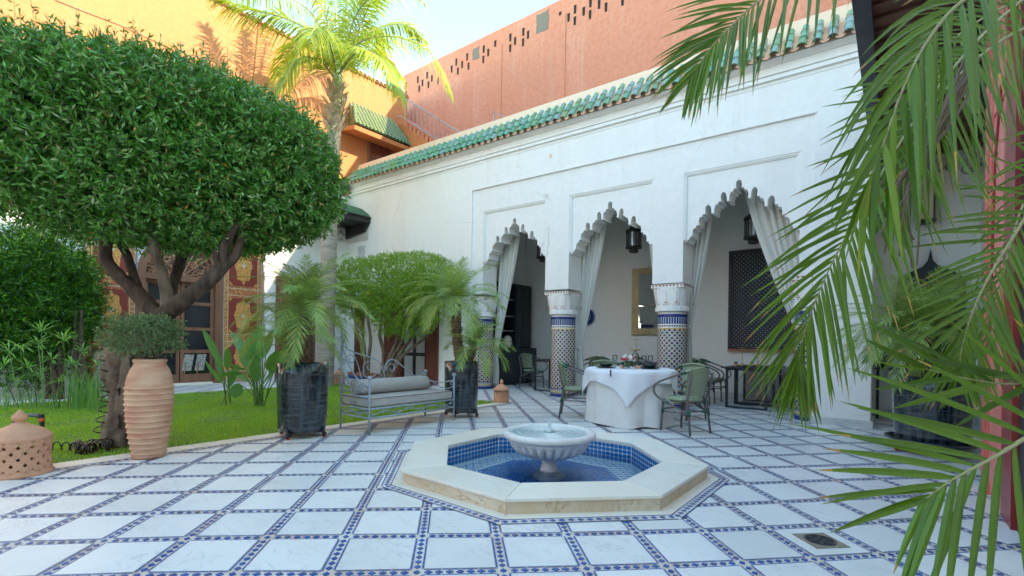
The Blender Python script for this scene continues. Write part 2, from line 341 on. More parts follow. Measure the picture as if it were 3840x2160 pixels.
leafmat('leaf_olive', (0.03, 0.13, 0.012), (0.16, 0.38, 0.06), (0.42, 0.52, 0.26), 0.22, 0.28)
leafmat('leaf_yew', (0.010, 0.065, 0.004), (0.06, 0.21, 0.008), (0.28, 0.52, 0.02), 0.25)
leafmat('leaf_pom', (0.11, 0.27, 0.025), (0.27, 0.48, 0.045), (0.46, 0.56, 0.08), 0.4)
leafmat('leaf_box', (0.08, 0.15, 0.06), (0.20, 0.30, 0.12), None, 0.25)
leafmat('leaf_strel', (0.07, 0.20, 0.05), (0.16, 0.36, 0.08), None, 0.3, 0.3)
leafmat('leaf_papyrus', (0.08, 0.30, 0.07), (0.22, 0.46, 0.10), None, 0.35)
leafmat('leaf_roebel', (0.14, 0.28, 0.08), (0.34, 0.48, 0.14), (0.60, 0.54, 0.10), 0.35)
leafmat('leaf_tall', (0.20, 0.32, 0.035), (0.40, 0.48, 0.05), (0.60, 0.52, 0.05), 0.45)
leafmat('leaf_near', (0.028, 0.09, 0.007), (0.135, 0.235, 0.014), (0.28, 0.28, 0.025), 0.25, 0.28)
simple('leaf_tip', (0.50, 0.30, 0.04), 0.6, vscl=30, c2=(0.30, 0.19, 0.08))
leafmat('leaf_dry', (0.40, 0.30, 0.05), (0.55, 0.38, 0.06), None, 0.3)
leafmat('grass_blade', (0.16, 0.33, 0.03), (0.34, 0.55, 0.06), (0.50, 0.56, 0.12), 0.4, 0.6)

# ------------------------------------------------------------------ mesh helpers
class MB:
    def __init__(s): s.v = []; s.f = []; s.mi = []
    def add(s, vs, fs, mi=0):
        b = len(s.v); s.v.extend([tuple(x) for x in vs]); s.f.extend([tuple(b + i for i in q) for q in fs]); s.mi.extend([mi] * len(fs)); return s
    def box(s, a, b, mi=0):
        x0, y0, z0 = [min(a[i], b[i]) for i in range(3)]; x1, y1, z1 = [max(a[i], b[i]) for i in range(3)]
        return s.add([(x0, y0, z0), (x1, y0, z0), (x1, y1, z0), (x0, y1, z0), (x0, y0, z1), (x1, y0, z1), (x1, y1, z1), (x0, y1, z1)],
                     [(0, 3, 2, 1), (4, 5, 6, 7), (0, 1, 5, 4), (1, 2, 6, 5), (2, 3, 7, 6), (3, 0, 4, 7)], mi)
    def obox(s, c, ax, ay, az, mi=0):   # oriented box by half vectors
        c, ax, ay, az = Vector(c), Vector(ax), Vector(ay), Vector(az)
        vs = [c + ax * i + ay * j + az * k for k in (-1, 1) for j, i in ((-1, -1), (-1, 1), (1, 1), (1, -1))]
        return s.add(vs, [(0, 3, 2, 1), (4, 5, 6, 7), (0, 1, 5, 4), (1, 2, 6, 5), (2, 3, 7, 6), (3, 0, 4, 7)], mi)
    def tube(s, pts, r, n=8, mi=0, cap=True, flat=None):
        pts = [Vector(p) for p in pts]; k = len(pts)
        rs = r if isinstance(r, (list, tuple)) else [r] * k
        vs = []; prev = None
        for i, p in enumerate(pts):
            t = (pts[min(i + 1, k - 1)] - pts[max(i - 1, 0)])
            if t.length < 1e-9: t = Vector((0, 0, 1))
            t.normalize()
            if prev is None:
                a = Vector((0, 0, 1)) if abs(t.z) < 0.9 else Vector((1, 0, 0)); nrm = t.cross(a).normalized()
            else:
                nrm = prev - t * prev.dot(t)
                nrm = nrm.normalized() if nrm.length > 1e-6 else t.orthogonal().normalized()
            prev = nrm; bn = t.cross(nrm)
            for j in range(n):
                a = 2 * pi * j / n; vs.append(p + (nrm * cos(a) + bn * sin(a)) * rs[i])
        fs = [(i * n + j, i * n + (j + 1) % n, (i + 1) * n + (j + 1) % n, (i + 1) * n + j) for i in range(k - 1) for j in range(n)]
        if cap: fs += [tuple(range(n - 1, -1, -1)), tuple((k - 1) * n + j for j in range(n))]
        return s.add(vs, fs, mi)
    def lathe(s, prof, n=32, c=(0, 0, 0), mi=0, mod=None, close=True):
        vs = []
        for (r, z) in prof:
            for j in range(n):
                a = 2 * pi * j / n; rr, zz = (r, z) if mod is None else mod(r, z, a)
                vs.append((c[0] + rr * cos(a), c[1] + rr * sin(a), c[2] + zz))
        k = len(prof)
        fs = [(i * n + j, i * n + (j + 1) % n, (i + 1) * n + (j + 1) % n, (i + 1) * n + j) for i in range(k - 1) for j in range(n)]
        if close: fs += [tuple(range(n - 1, -1, -1)), tuple((k - 1) * n + j for j in range(n))]
        return s.add(vs, fs, mi)
    def prism(s, poly, y0, y1, axis=1, mi=0):    # 2-D polygon extruded along an axis
        def P(a, b, d):
            return {1: (a, d, b), 0: (d, a, b), 2: (a, b, d)}[axis]
        k = len(poly)
        return s.add([P(a, b, y0) for a, b in poly] + [P(a, b, y1) for a, b in poly],
                     [tuple(range(k)), tuple(range(2 * k - 1, k - 1, -1))] + [(i, k + i, k + (i + 1) % k, (i + 1) % k) for i in range(k)], mi)
    def warp(s, f): s.v = [tuple(f(*p)) for p in s.v]; return s
    def build(s, name, mat, parent=None, world=False, smooth=False, kind=None, label=None, bevel=0, loc=None, fixn=True):
        me = bpy.data.meshes.new(name)
        off = Vector((0, 0, 0))
        if world and parent is not None:
            q = parent
            while q is not None: off += q.location; q = q.parent
        vs = [(p[0] - off.x, p[1] - off.y, p[2] - off.z) for p in s.v] if off.length else s.v
        me.from_pydata(vs, [], s.f)
        for mm in (mat if isinstance(mat, (list, tuple)) else [mat]): me.materials.append(MATS[mm])
        if isinstance(mat, (list, tuple)): me.polygons.foreach_set('material_index', s.mi)
        if smooth: me.polygons.foreach_set('use_smooth', [True] * len(me.polygons))
        me.update()
        o = bpy.data.objects.new(name, me); COL.objects.link(o)
        if parent is not None: o.parent = parent
        if loc is not None: o.location = loc
        if bevel:
            b = o.modifiers.new('bevel', 'BEVEL'); b.width = bevel; b.segments = 2; b.limit_method = 'ANGLE'
        if kind: o['kind'] = kind
        if label: o['label'] = label
        return o
def thing(name, label, cat, loc=(0, 0, 0), rz=0, group=None):
    o = bpy.data.objects.new(name, None); COL.objects.link(o); o.empty_display_size = 0.1
    o.location = loc; o.rotation_euler = (0, 0, rz); o['label'] = label; o['category'] = cat
    if group: o['group'] = group
    return o
def dup(root, loc, rz, label, group=None):
    r = root.copy(); COL.objects.link(r); r.location = loc; r.rotation_euler = (0, 0, rz); r['label'] = label
    if group: r['group'] = group
    for ch in list(root.children):
        c = ch.copy(); COL.objects.link(c); c.parent = r
        for g in list(ch.children):
            d = g.copy(); COL.objects.link(d); d.parent = c
    return r
def share(o, name, loc, parent, rot=None, scale=None):
    c = bpy.data.objects.new(name, o.data); COL.objects.link(c); c.parent = parent; c.location = loc
    if rot: c.rotation_euler = rot
    if scale: c.scale = scale
    return c
def struct(mb, name, mat, **k): return mb.build(name, mat, kind='structure', **k)
def spiral(c, ax, ay, r0_, r1_, a0, a1, n=18):
    c, ax, ay = Vector(c), Vector(ax), Vector(ay)
    return [c + (ax * cos(a0 + (a1 - a0) * i / n) + ay * sin(a0 + (a1 - a0) * i / n)) * (r0_ + (r1_ - r0_) * i / n) for i in range(n + 1)]
def smooth_path(pts, n=6):
    pts = [Vector(p) for p in pts]; out = []
    for i in range(len(pts) - 1):
        p0 = pts[max(i - 1, 0)]; p1 = pts[i]; p2 = pts[i + 1]; p3 = pts[min(i + 2, len(pts) - 1)]
        for j in range(n):
            t = j / n
            out.append(0.5 * ((2 * p1) + (-p0 + p2) * t + (2 * p0 - 5 * p1 + 4 * p2 - p3) * t * t + (-p0 + 3 * p1 - 3 * p2 + p3) * t ** 3))
    out.append(pts[-1]); return out

# ------------------------------------------------------------------ ground and pavement
YW = 8.6          # arcade front plane
XL = -13.45       # left wall plane
YB = 11.3         # back wall of the arcade
gx = MB().box((-60, -60, -0.5), (60, 60, -0.2))
struct(gx, 'ground', 'grout_cream')
pave = MB(); PX0, PX1, PY0, PY1 = -14, 2.6, -4, 11.4
FC = Vector((-2.57, 3.82, 0))
# base sheet of the pavement with an octagonal hole for the basin
def octo(r, z, rot=22.5): return [(FC.x + r * cos(radians(rot + 45 * k)), FC.y + r * sin(radians(rot + 45 * k)), z) for k in range(8)]
def ringquads(mb, ra, rb, z, mi=0):
    a = octo(ra, z); b = octo(rb, z); return mb.add(a + b, [(k, (k + 1) % 8, 8 + (k + 1) % 8, 8 + k) for k in range(8)], mi)
hexv = octo(1.20, 0.0)
big = [(PX1, FC.y, 0), (PX1, PY1, 0), (FC.x, PY1, 0), (PX0, PY1, 0), (PX0, FC.y, 0), (PX0, PY0, 0), (FC.x, PY0, 0), (PX1, PY0, 0)]
pave.add(hexv + big, [(k, 8 + k, 8 + (k + 1) % 8, (k + 1) % 8) for k in range(8)] )
# angular rotation of the outer loop so quads stay simple
pv = struct(pave, 'courtyard_pavement', 'grout_cream')
U = 1.17 / 2.654
TAB = [(0,0,8,-19),(1,0,4,-23),(2,0,2,-26),(3,0,-3,-27),(4,0,-5,-28),(5,0,-9,-24),(6,0,-12,-21),(7,0,-19,-15),(-5,1,-2,1),(-4,1,0,1),(-3,1,-2,2),(-1,1,4,-9),(0,1,6,-15),(1,1,7,-23),(2,1,6,-26),(3,1,4,-27),(4,1,-3,-29),(5,1,-6,-27),(6,1,-9,-24),(7,1,-15,-18),(8,1,-16,-9),(-5,2,-2,1),(-2,2,1,0),(-1,2,-1,-3),(0,2,6,-9),(5,2,-3,-25),(6,2,-9,-22),(7,2,-10,-16),(8,2,-10,-8),(9,2,-12,-3),(-6,3,0,2),(-4,3,0,4),(-2,3,1,-3),(-1,3,2,0),(6,3,-2,-15),(7,3,-2,-7),(8,3,-6,-2),(-7,4,-1,4),(-5,4,0,6),(-1,4,1,-4),(6,4,4,-9),(7,4,-1,-4),(8,4,0,1),(9,4,-7,10),(-6,5,-1,4),(-3,5,-2,3),(-1,5,0,-3),(6,5,8,-4),(7,5,3,1),(8,5,1,2),(9,5,1,10),(-3,6,0,0),(-1,6,1,-5),(7,6,4,0),(8,6,4,4),(9,6,7,11),(10,6,6,21),(11,6,7,31),(-4,7,0,-2),(-2,7,1,-6),(7,7,5,3),(8,7,7,7),(9,7,13,21),(10,7,11,27),(11,7,12,33),(-2,8,-1,-10),(0,8,2,-9),(8,8,7,14),(9,8,10,19),(10,8,13,29),(11,8,12,36),(-1,9,-2,-3),(1,9,1,-7),(10,9,14,32),(11,9,20,46),(0,10,0,-5),(2,10,2,-4),(10,10,16,25),(11,10,22,44),(0,11,-1,-1),(2,11,2,-1),(4,11,4,-4),(3,12,2,4),(3,13,0,0),(4,14,3,2)]
def lat(i, j):
    sw = 0.02; a = b = 0.0
    for (p, q, di, dj) in TAB:
        d2 = (p - i) ** 2 + (q - j) ** 2
        if d2 < 14: k = math.exp(-d2 / 1.6); sw += k; a += k * di; b += k * dj
    I = i + a / sw / 100; J = j + b / sw / 100
    X = (I - 0.4811) * U; Y = (J + 5.7645) * U
    return Vector((0.70711 * (X - Y), 0.70711 * (X + Y), 0))
LAT = {}
def L_(i, j):
    if (i, j) not in LAT: LAT[(i, j)] = lat(i, j)
    return LAT[(i, j)]
def infloor(p, m=0.0):
    if not (PX0 + .5 < p.x < PX1 - .1 and -3.8 < p.y < PY1 - .05): return False
    if -11.35 - m < p.x < -6.0 + m * 0 and p.y < 6.85: return False
    if max(abs(p.x - FC.x), abs(p.y - FC.y), (abs(p.x - FC.x) + abs(p.y - FC.y)) / 1.41421) < 1.22: return False
    q = proj(p)
    return q is not None and q[2] > 0.8 and -260 < q[0] < 2820 and q[1] < 1640
tiles = []; strips = []
for i in range(-34, 40):
    for j in range(-26, 44):
        a, b, c, d = L_(i, j), L_(i + 1, j), L_(i + 1, j + 1), L_(i, j + 1)
        cc = (a + b + c + d) / 4
        if infloor(cc): tiles.append((a, b, c, d, cc))
        for e in ((a, b), (a, d)):
            mm = (e[0] + e[1]) / 2
            if infloor(mm): strips.append(e)
def parea(q):
    z = proj(q)[2]; return 1 / z ** 3
tiles.sort(key=lambda t: -parea(t[4]))
FG = 0.082        # fraction of a bay taken by half a mosaic strip
TZ = 0.006
stuff = MB()
for k, (a, b, c, d, cc) in enumerate(tiles):
    e = [x + (cc - x) * (FG * 2) for x in (a, b, c, d)]
    mb = MB() if k < 290 else stuff
    z = TZ + (R(-0.0006, 0.0006))
    i_ = [x + (cc - x) * 0.012 for x in e]
    o = cc if k < 290 else Vector((0, 0, 0))
    vs = [(x - o) + Vector((0, 0, 0.0)) for x in e] + [(x - o) + Vector((0, 0, z)) for x in i_]
    mb.add(vs, [(4, 5, 6, 7), (0, 1, 5, 4), (1, 2, 6, 5), (2, 3, 7, 6), (3, 0, 4, 7)])
    if k < 290: mb.build('marble_tile', 'marble_floor', pv, loc=cc)
stuff.build('distant_marble_tiles', 'marble_floor', pv, kind='stuff')
border = MB(); dia = []
def strip_geo(P, Q, W, border, dia, n, z=0.0, tri=None):
    P = Vector(P); Q = Vector(Q); t = (Q - P); L = t.length; t.normalize(); s = Vector((-t.y, t.x, 0))
    n = max(1, n)
    for sd in (-1, 1):
        m = max(1, int(L / 0.085))
        for k in range(m):
            p0 = P + t * (L * k / m + 0.002); p1 = P + t * (L * (k + 1) / m - 0.002); j = R(-.0006, .0006)
            a = s * (sd * (W * 0.5 - 0.001) + j); b = s * (sd * (W * 0.5 - 0.010) + j)
            border.add([p0 + a, p1 + a, p1 + b, p0 + b] if sd < 0 else [p0 + b, p1 + b, p1 + a, p0 + a], [(0, 1, 2, 3)])
            for q in range(4): x, y, _ = border.v[-4 + q]; border.v[-4 + q] = (x, y, z + 0.0045)
    for k in range(n):
        c = P + t * (L * (k + 0.5) / n); h = L / n * 0.5; wv = W * 0.5 - 0.016
        dia.append((c + Vector((0, 0, z)), t * (h * R(0.76, 0.88)), s * (wv * R(0.84, .97)), R(-0.12, 0.12)))
seen_nodes = set()
for (P, Q) in strips:
    t = (Q - P)
    strip_geo(P + t * FG * 0.9, Q - t * FG * 0.9, U * FG * 2 * 0.97, border, dia, 7)
    if tuple(P) in seen_nodes: continue
    seen_nodes.add(tuple(P))
    dia.append((Vector(P) + Vector((0, 0, .0012)), t.normalized() * 0.018, Vector((-t.y, t.x, 0)).normalized() * 0.021, 0.0))
border.build('border_tiles', 'tile_blue', pv, kind='stuff')
dia.sort(key=lambda q: (q[0] - CP).length)
ds = MB()
base_d = MB().add([(-1, 0, 0), (0, -1, 0), (1, 0, 0), (0, 1, 0), (-.93, 0, .004), (0, -.93, .004), (.93, 0, .004), (0, .93, .004)],
                  [(4, 5, 6, 7), (0, 1, 5, 4), (1, 2, 6, 5), (2, 3, 7, 6), (3, 0, 4, 7)])
proto = None; cnt = 0
for (c, tx, sy, rr) in dia:
    q = proj(c); vis = q and -20 < q[0] < 2600 and q[1] < 1470
    if cnt < 290 and vis:
        if proto is None:
            proto = base_d.build('mosaic_tile', 'tile_blue_obj', pv); o = proto
        else: o = share(proto, 'mosaic_tile', (0, 0, 0), pv)
        o.location = (c.x, c.y, c.z + 0.001); o.rotation_euler = (0, 0, atan2(tx.y, tx.x) + rr * 0.5); o.scale = (tx.length, sy.length, 1); cnt += 1
    else:
        h = Vector((0, 0, 0.0048 + c.z)); c = Vector((c.x, c.y, 0)); ds.add([c - tx + h, c - sy + h, c + tx + h, c + sy + h], [(0, 1, 2, 3)])
ds.build('distant_mosaic_tiles', 'tile_blue', pv, kind='stuff')

# octagonal border round the fountain: cream slabs and a mosaic band
CA = cos(radians(22.5))
ring = []
for k in range(8):
    a0 = radians(22.5 + 45 * k); a1 = radians(67.5 + 45 * k)
    def pt(r, a, z): return (FC.x + r / CA * cos(a), FC.y + r / CA * sin(a), z)
    mb = MB(); e = 0.0025 / 1.4
    ra, rb = 1.30, 1.39
    mb.add([pt(ra, a0 + e, .001), pt(rb, a0 + e, .001), pt(rb, a1 - e, .001), pt(ra, a1 - e, .001), pt(ra, a0 + e, .0105), pt(rb, a0 + e, .0105), pt(rb, a1 - e, .0105), pt(ra, a1 - e, .0105)],
           [(4, 5, 6, 7), (0, 1, 5, 4), (1, 2, 6, 5), (2, 3, 7, 6), (3, 0, 4, 7)])
    mb.build('border_slab', 'marble_cream', pv)
band = MB(); ringquads(band, 1.39 / CA, 1.47 / CA, 0.0085); band.build('fountain_band', 'grout_cream', pv)
bb = MB(); dd = []
for k in range(8):
    a0 = radians(22.5 + 45 * k); a1 = a0 + pi / 4; r = 1.43 / CA
    P = (FC.x + r * cos(a0), FC.y + r * sin(a0), 0); Q = (FC.x + r * cos(a1), FC.y + r * sin(a1), 0)
    strip_geo(P, Q, 0.084, bb, dd, 19, z=0.0065)
bb.build('band_border_tiles', 'tile_blue', pv, kind='stuff')
db = MB()
for (c, tx, sy, rr) in dd: h = Vector((0, 0, 0.0042)); db.add([c - tx + h, c - sy + h, c + tx + h, c + sy + h], [(0, 1, 2, 3)])
db.build('band_mosaic', 'tile_blue', pv, kind='stuff')
# kerb strip along the lawn
for (x0, x1, y0, y1, ax) in ((-5.93, -5.72, -3.5, 7.1, 1),):
    y = y0
    while y < y1:
        MB().box((x0, y, 0), (x1, min(y + 0.6, y1) - 0.003, 0.014)).build('kerb_slab', 'marble_cream', pv); y += 0.6
kb = MB().add([(-5.72, -3.5, .0085), (-5.60, -3.5, .0085), (-5.60, 7.1, .0085), (-5.72, 7.1, .0085)], [(0, 1, 2, 3)]); kb.build('kerb_band', 'grout_cream', pv)
bb = MB(); dd = []
strip_geo((-5.66, -3.5, 0), (-5.66, 7.1, 0), 0.085, bb, dd, 180, z=0.0065)
for (c, tx, sy, rr) in dd: h = Vector((0, 0, 0.0045)); bb.add([c - tx + h, c - sy + h, c + tx + h, c + sy + h], [(0, 1, 2, 3)])
bb.build('kerb_mosaic', 'tile_blue', pv, kind='stuff')

# lawn
LX0, LX1, LY0, LY1 = -11.45, -5.93, -4.0, 6.95
struct(MB().box((LX0, LY0, -0.01), (LX1, LY1, 0.014)), 'lawn', 'lawn_ground')
gm = MB()
def blade(x, y, h):
    a = R(0, 6.283); w_ = R(.0025, .005); l = R(-.5, .5) * h; m_ = R(-.5, .5) * h; dx, dy = cos(a) * w_, sin(a) * w_
    gm.v.extend([(x - dx, y - dy, .012), (x + dx, y + dy, .012), (x + l, y + m_, .014 + h)]); b = len(gm.v); gm.f.append((b - 3, b - 2, b - 1)); gm.mi.append(0)
for _ in range(170000):
    y = R(-0.4, LY1); x = LX0 - .02 + (LX1 - LX0 + .045) * random.random() ** 0.75
    q = proj((x, y, 0))
    if q is None or q[0] < -60: continue
    if sin(x * 3.1 + 1.3 * sin(y * 2.3)) * sin(y * 2.7) > .45 and random.random() < .55: continue
    d = q[2]; blade(x, y, R(.015, .035) * (1 + .5 * sin(x * 5) * sin(y * 4)) )
gm.build('grass', 'grass_blade', None, kind='stuff')

# ------------------------------------------------------------------ fountain
ft = thing('fountain', 'octagonal marble fountain basin with blue mosaic pool and fluted bowl', 'fountain', FC)
def oct8(mb, ra, rb, z0, z1, k, e=0.0012):
    a0 = radians(22.5 + 45 * k) ; a1 = a0 + pi / 4
    def pt(r, a, z, s): 
        x, y = r / CA * cos(a), r / CA * sin(a); am = (a0 + a1) / 2
        return (x - s * e * sin(am) * -1 if False else x + s * e * -sin(am), y + s * e * cos(am), z)
    return mb.add([pt(ra, a0, z0, 1), pt(rb, a0, z0, 1), pt(rb, a1, z0, -1), pt(ra, a1, z0, -1), pt(ra, a0, z1, 1), pt(rb, a0, z1, 1), pt(rb, a1, z1, -1), pt(ra, a1, z1, -1)],
                  [(0, 3, 2, 1), (4, 5, 6, 7), (0, 1, 5, 4), (1, 2, 6, 5), (2, 3, 7, 6), (3, 0, 4, 7)])
RI = 0.955
for k in range(8):
    o = oct8(MB(), RI, 1.315, 0.094, 0.12, k).build('coping_slab', 'marble_cream', ft, bevel=0.005)
    oct8(MB(), 1.27, 1.30, 0.0, 0.094, k).build('side_slab', 'marble_side', ft)
    oct8(MB(), RI + .012, 1.27, -0.14, 0.0935, k, 0).build('basin_wall', 'tile_white', ft)
flr = MB(); a = octo(1.03 / CA, -0.115); flr.add([(x - FC.x, y - FC.y, z) for x, y, z in a], [tuple(range(8))]); flr.build('basin_floor', 'tile_white', ft)
# blue wall tiles: rows of squares with small white lozenges left as grout
wt = MB()
for k in range(8):
    am = radians(45 * k + 45); nx, ny = cos(am), sin(am); tx, ty = -ny, nx
    L = 2 * RI * math.tan(pi / 8); n = 16; s_ = L / n; r = RI + 0.009
    for row, (z0, z1) in enumerate(((0.034, 0.078), (-0.012, 0.032), (-0.058, -0.014), (-0.104, -0.060))):
        for c in range(n):
            u0_ = -L / 2 + c * s_; g = 0.0018; ch = 0.009
            P = [(u0_ + g + ch, z0 + g), (u0_ + s_ - g - ch, z0 + g), (u0_ + s_ - g, z0 + g + ch), (u0_ + s_ - g, z1 - g - ch), (u0_ + s_ - g - ch, z1 - g), (u0_ + g + ch, z1 - g), (u0_ + g, z1 - g - ch), (u0_ + g, z0 + g + ch)]
            wt.add([(nx * r + tx * p, ny * r + ty * p, z) for p, z in P], [(7, 6, 5, 4, 3, 2, 1, 0)])
wt.build('wall_tiles', 'pool_blue', ft, kind='stuff')
fl = MB(); sz = 0.052
for i in range(-22, 23):
    for j in range(-22, 23):
        x, y = i * sz, j * sz
        d = max(abs(x), abs(y), (abs(x) + abs(y)) / 1.41421)
        z = -0.112
        if d > RI - 0.02: continue
        if d < 0.63:
            c = 0.012 if (i + j) % 2 == 0 else 0.003
            P = [(x - sz / 2 + c, y - sz / 2), (x + sz / 2 - c, y - sz / 2), (x + sz / 2, y - sz / 2 + c), (x + sz / 2, y + sz / 2 - c), (x + sz / 2 - c, y + sz / 2), (x - sz / 2 + c, y + sz / 2), (x - sz / 2, y + sz / 2 - c), (x - sz / 2, y - sz / 2 + c)]
            fl.add([(p, q, z) for p, q in P], [tuple(range(8))])
        elif d > 0.68:
            h, v_ = (0.023, 0.018) if (i + j) % 2 else (0.010, 0.010)
            fl.add([(x - h, y, z), (x, y - h, z), (x + h, y, z), (x, y + h, z)], [(0, 1, 2, 3)])
            if (i + j) % 2: fl.add([(x + sz * .5 - .010, y + .020, z), (x + sz * .5 + .010, y + .020, z), (x + sz * .5 + .010, y + .032, z), (x + sz * .5 - .010, y + .032, z)], [(0, 1, 2, 3)])
fl.build('floor_tiles', 'pool_blue', ft, kind='stuff')
lb = MB(); ringquads(lb, 0.645 / CA, 0.662 / CA, -0.1115); lb.warp(lambda x, y, z: (x - FC.x, y - FC.y, z)); lb.build('floor_band', 'pool_blue', ft)
wa = MB(); a = octo((RI + .01) / CA, -0.045); wa.add([(x - FC.x, y - FC.y, z) for x, y, z in a], [tuple(range(8))]); wa.build('pool_water', 'water', ft)
bowl = [(0.0, .045), (.10, .045), (.125, .06), (.20, .085)]
def flute(r, z, a):
    k = max(0.0, 1 - abs(z - 0.155) / 0.085); f = abs(cos(a * 13)) ** 0.6
    return (r - 0.075 * k ** .7 * (1 - f) + 0.012 * k, z)
prof = [(.001, .06), (.09, .06), (.12, .068), (.20, .088), (.27, .115), (.315, .145), (.345, .175), (.365, .205), (.372, .225), (.385, .228), (.39, .25), (.40, .262), (.43, .272), (.442, .29), (.442, .31), (.43, .326), (.41, .332), (.385, .330), (.375, .32), (.36, .31), (.30, .275), (.001, .262)]
fine = []
for q in range(len(prof) - 1):
    for s_ in range(3): t = s_ / 3; fine.append((prof[q][0] * (1 - t) + prof[q + 1][0] * t, prof[q][1] * (1 - t) + prof[q + 1][1] * t))
fine.append(prof[-1])
MB().lathe(fine, 208, mod=flute, close=False).build('bowl', 'marble_bowl', ft, smooth=True)
MB().lathe([(.001, .07), (.075, .068), (.078, .05), (.066, .03), (.068, 0), (.082, -.045), (.108, -.078), (.128, -.088), (.128, -.094), (.001, -.094)], 40, close=False).build('pedestal', 'marble_bowl', ft, smooth=True)
MB().lathe([(.155, -.115), (.155, -.093), (.001, -.093)], 8).build('pedestal_base', 'marble_bowl', ft)
def rip(r, z, a): return (r, z + 0.0022 * sin(r * 95 + sin(a * 3) * .4) * (1 if r > .03 else 0))
MB().lathe([(0.001 + .376 * i / 40, .318) for i in range(41)], 64, mod=rip, close=False).build('bowl_water', 'water_bowl', ft, smooth=True)
jet = MB().lathe([(.001, .318), (.05, .318), (.045, .335), (.032, .352), (.018, .358), (.012, .37), (.010, .40), (.013, .42), (.006, .432), (.001, .434)], 20, mod=lambda r, z, a: (r * (1 + .16 * sin(a * 7) + .1 * sin(z * 190)), z), close=False)
jet.build('water_jet', 'water_bowl', ft, smooth=True)
pi_ = WX(0, 0, 1) if False else None
jp = Vector((0.93 * cos(0.19), 0.93 * sin(0.19), 0.045))
MB().lathe([(.001, 0), (.028, 0), (.028, .012), (.012, .016), (.012, .02), (.001, .02)], 16).warp(lambda x, y, z: (jp.x - z, jp.y + x, jp.z + y)).build('water_inlet', 'white_ceramic', ft, smooth=True)

# ------------------------------------------------------------------ arcade building
ab = thing('arcade_building', 'long white plastered building with three lobed arches and green tiled eave', 'building', (-5.65, YW, 0))
def sag(x, y, z): return (x, y, z * (1 - 0.0037 * (x + 0.5)))   # the old wall is a little higher at its left end
def wall(mb, name, mat='plaster_white', **k): return mb.warp(sag).build(name, mat, ab, world=True, **k)
YF = YW - 0.035
# main wall pieces: above the big recess, left of it, right pier
mb = MB().box((-13.45, YF, 4.72), (0.95, 9.1, 5.88)); wall(mb, 'upper_wall')
mb = MB().box((-13.45, YF, 0), (-8.12, 9.1, 4.72)); wall(mb, 'left_wall')
mb = MB().box((-0.99, YF, 0), (-0.27, 9.1, 4.72)); wall(mb, 'right_pier')
mb = MB().box((-8.12, YW, 4.17), (-0.99, 9.1, 4.72)); wall(mb, 'frieze_wall')
mb = MB().box((-1.02, YF - .03, 0), (-0.24, 9.12, 0.11)); wall(mb, 'skirting', 'marble_skirt')
PR = [(0.0,0.0),(-0.036,-0.021),(-0.048,-0.06),(-0.048,-0.109),(-0.037,-0.14),(-0.086,-0.14),(-0.086,-0.178),(-0.128,-0.192),(-0.149,-0.244),(-0.15,-0.307),(-0.142,-0.332),(-0.184,-0.332),(-0.19,-0.258),(-0.204,-0.199),(-0.241,-0.164),(-0.274,-0.187),(-0.287,-0.234),(-0.283,-0.298),(-0.278,-0.323),(-0.326,-0.323),(-0.326,-0.358),(-0.369,-0.369),(-0.392,-0.43),(-0.392,-0.505),(-0.437,-0.505),(-0.439,-0.423),(-0.454,-0.373),(-0.491,-0.345),(-0.527,-0.361),(-0.54,-0.407),(-0.542,-0.486),(-0.538,-0.5),(-0.587,-0.5),(-0.587,-0.537),(-0.636,-0.551),(-0.649,-0.615),(-0.645,-0.68),(-0.691,-0.68),(-0.691,-0.719),(-0.74,-0.734),(-0.757,-0.79),(-0.757,-0.863),(-0.797,-0.863),(-0.797,-0.9),(-0.85,-0.925),(-0.85,-0.95)]
ARCH = [(-6.86, 0.91), (-4.45, 0.91), (-2.08, 0.90)]
for k, (xc, hw) in enumerate(ARCH):
    s_ = hw / 0.90
    left = [(xc + x * s_, 3.915 + z) for x, z in PR]
    right = [(xc - x * s_, 3.915 + z) for x, z in PR]
    prof_ = left[::-1] + right[1:]
    zb = prof_[0][1]
    # solid ring above the profile, in vertical strips so every face stays convex-ish
    front = MB()
    for i in range(len(prof_) - 1):
        (xa, za), (xb, zb_) = prof_[i], prof_[i + 1]
        # intrados facet
        front.add([(xa, YW + .05, za), (xb, YW + .05, zb_), (xb, YW + .42, zb_), (xa, YW + .42, za)], [(0, 1, 2, 3)])
    poly = prof_ + [(xc + hw, prof_[-1][1]), (xc + hw, 4.17), (xc - hw, 4.17), (xc - hw, prof_[0][1])]
    n_ = len(poly)
    from mathutils.geometry import tessellate_polygon
    tris = tessellate_polygon([[Vector((p[0], p[1], 0)) for p in poly]])
    front.add([(p[0], YW + .05, p[1]) for p in poly], [tuple(t) for t in tris])
    front.add([(p[0], YW + .42, p[1]) for p in poly], [tuple(t) for t in tris])
    for xx in ((xc - hw, prof_[0][0]), (prof_[-1][0], xc + hw)):
        front.add([(xx[0], YW + .05, zb), (xx[1], YW + .05, zb), (xx[1], YW + .42, zb), (xx[0], YW + .42, zb)], [(0, 1, 2, 3)])
    wall(front, 'lobed_arch')
    md = MB()
    for d0, d1, t0 in ((0.0, 0.028, .012), (0.028, 0.05, .028)):
        md.box((xc - hw + d0, YW + t0, 2.99), (xc - hw + d1, YW + .06, 4.17 - d0)); md.box((xc + hw - d1, YW + t0, 2.99), (xc + hw - d0, YW + .06, 4.17 - d0)); md.box((xc - hw + d1, YW + t0, 4.17 - d1), (xc + hw - d1, YW + .06, 4.17 - d0))
    wall(md, 'arch_moulding')
PIERS = [(-8.12, -7.77), (-5.95, -5.36), (-3.54, -2.98), (-1.18, -0.99)]
for (x0, x1) in PIERS: wall(MB().box((x0, YW, 2.25), (x1, 9.12, 4.17)), 'pier')
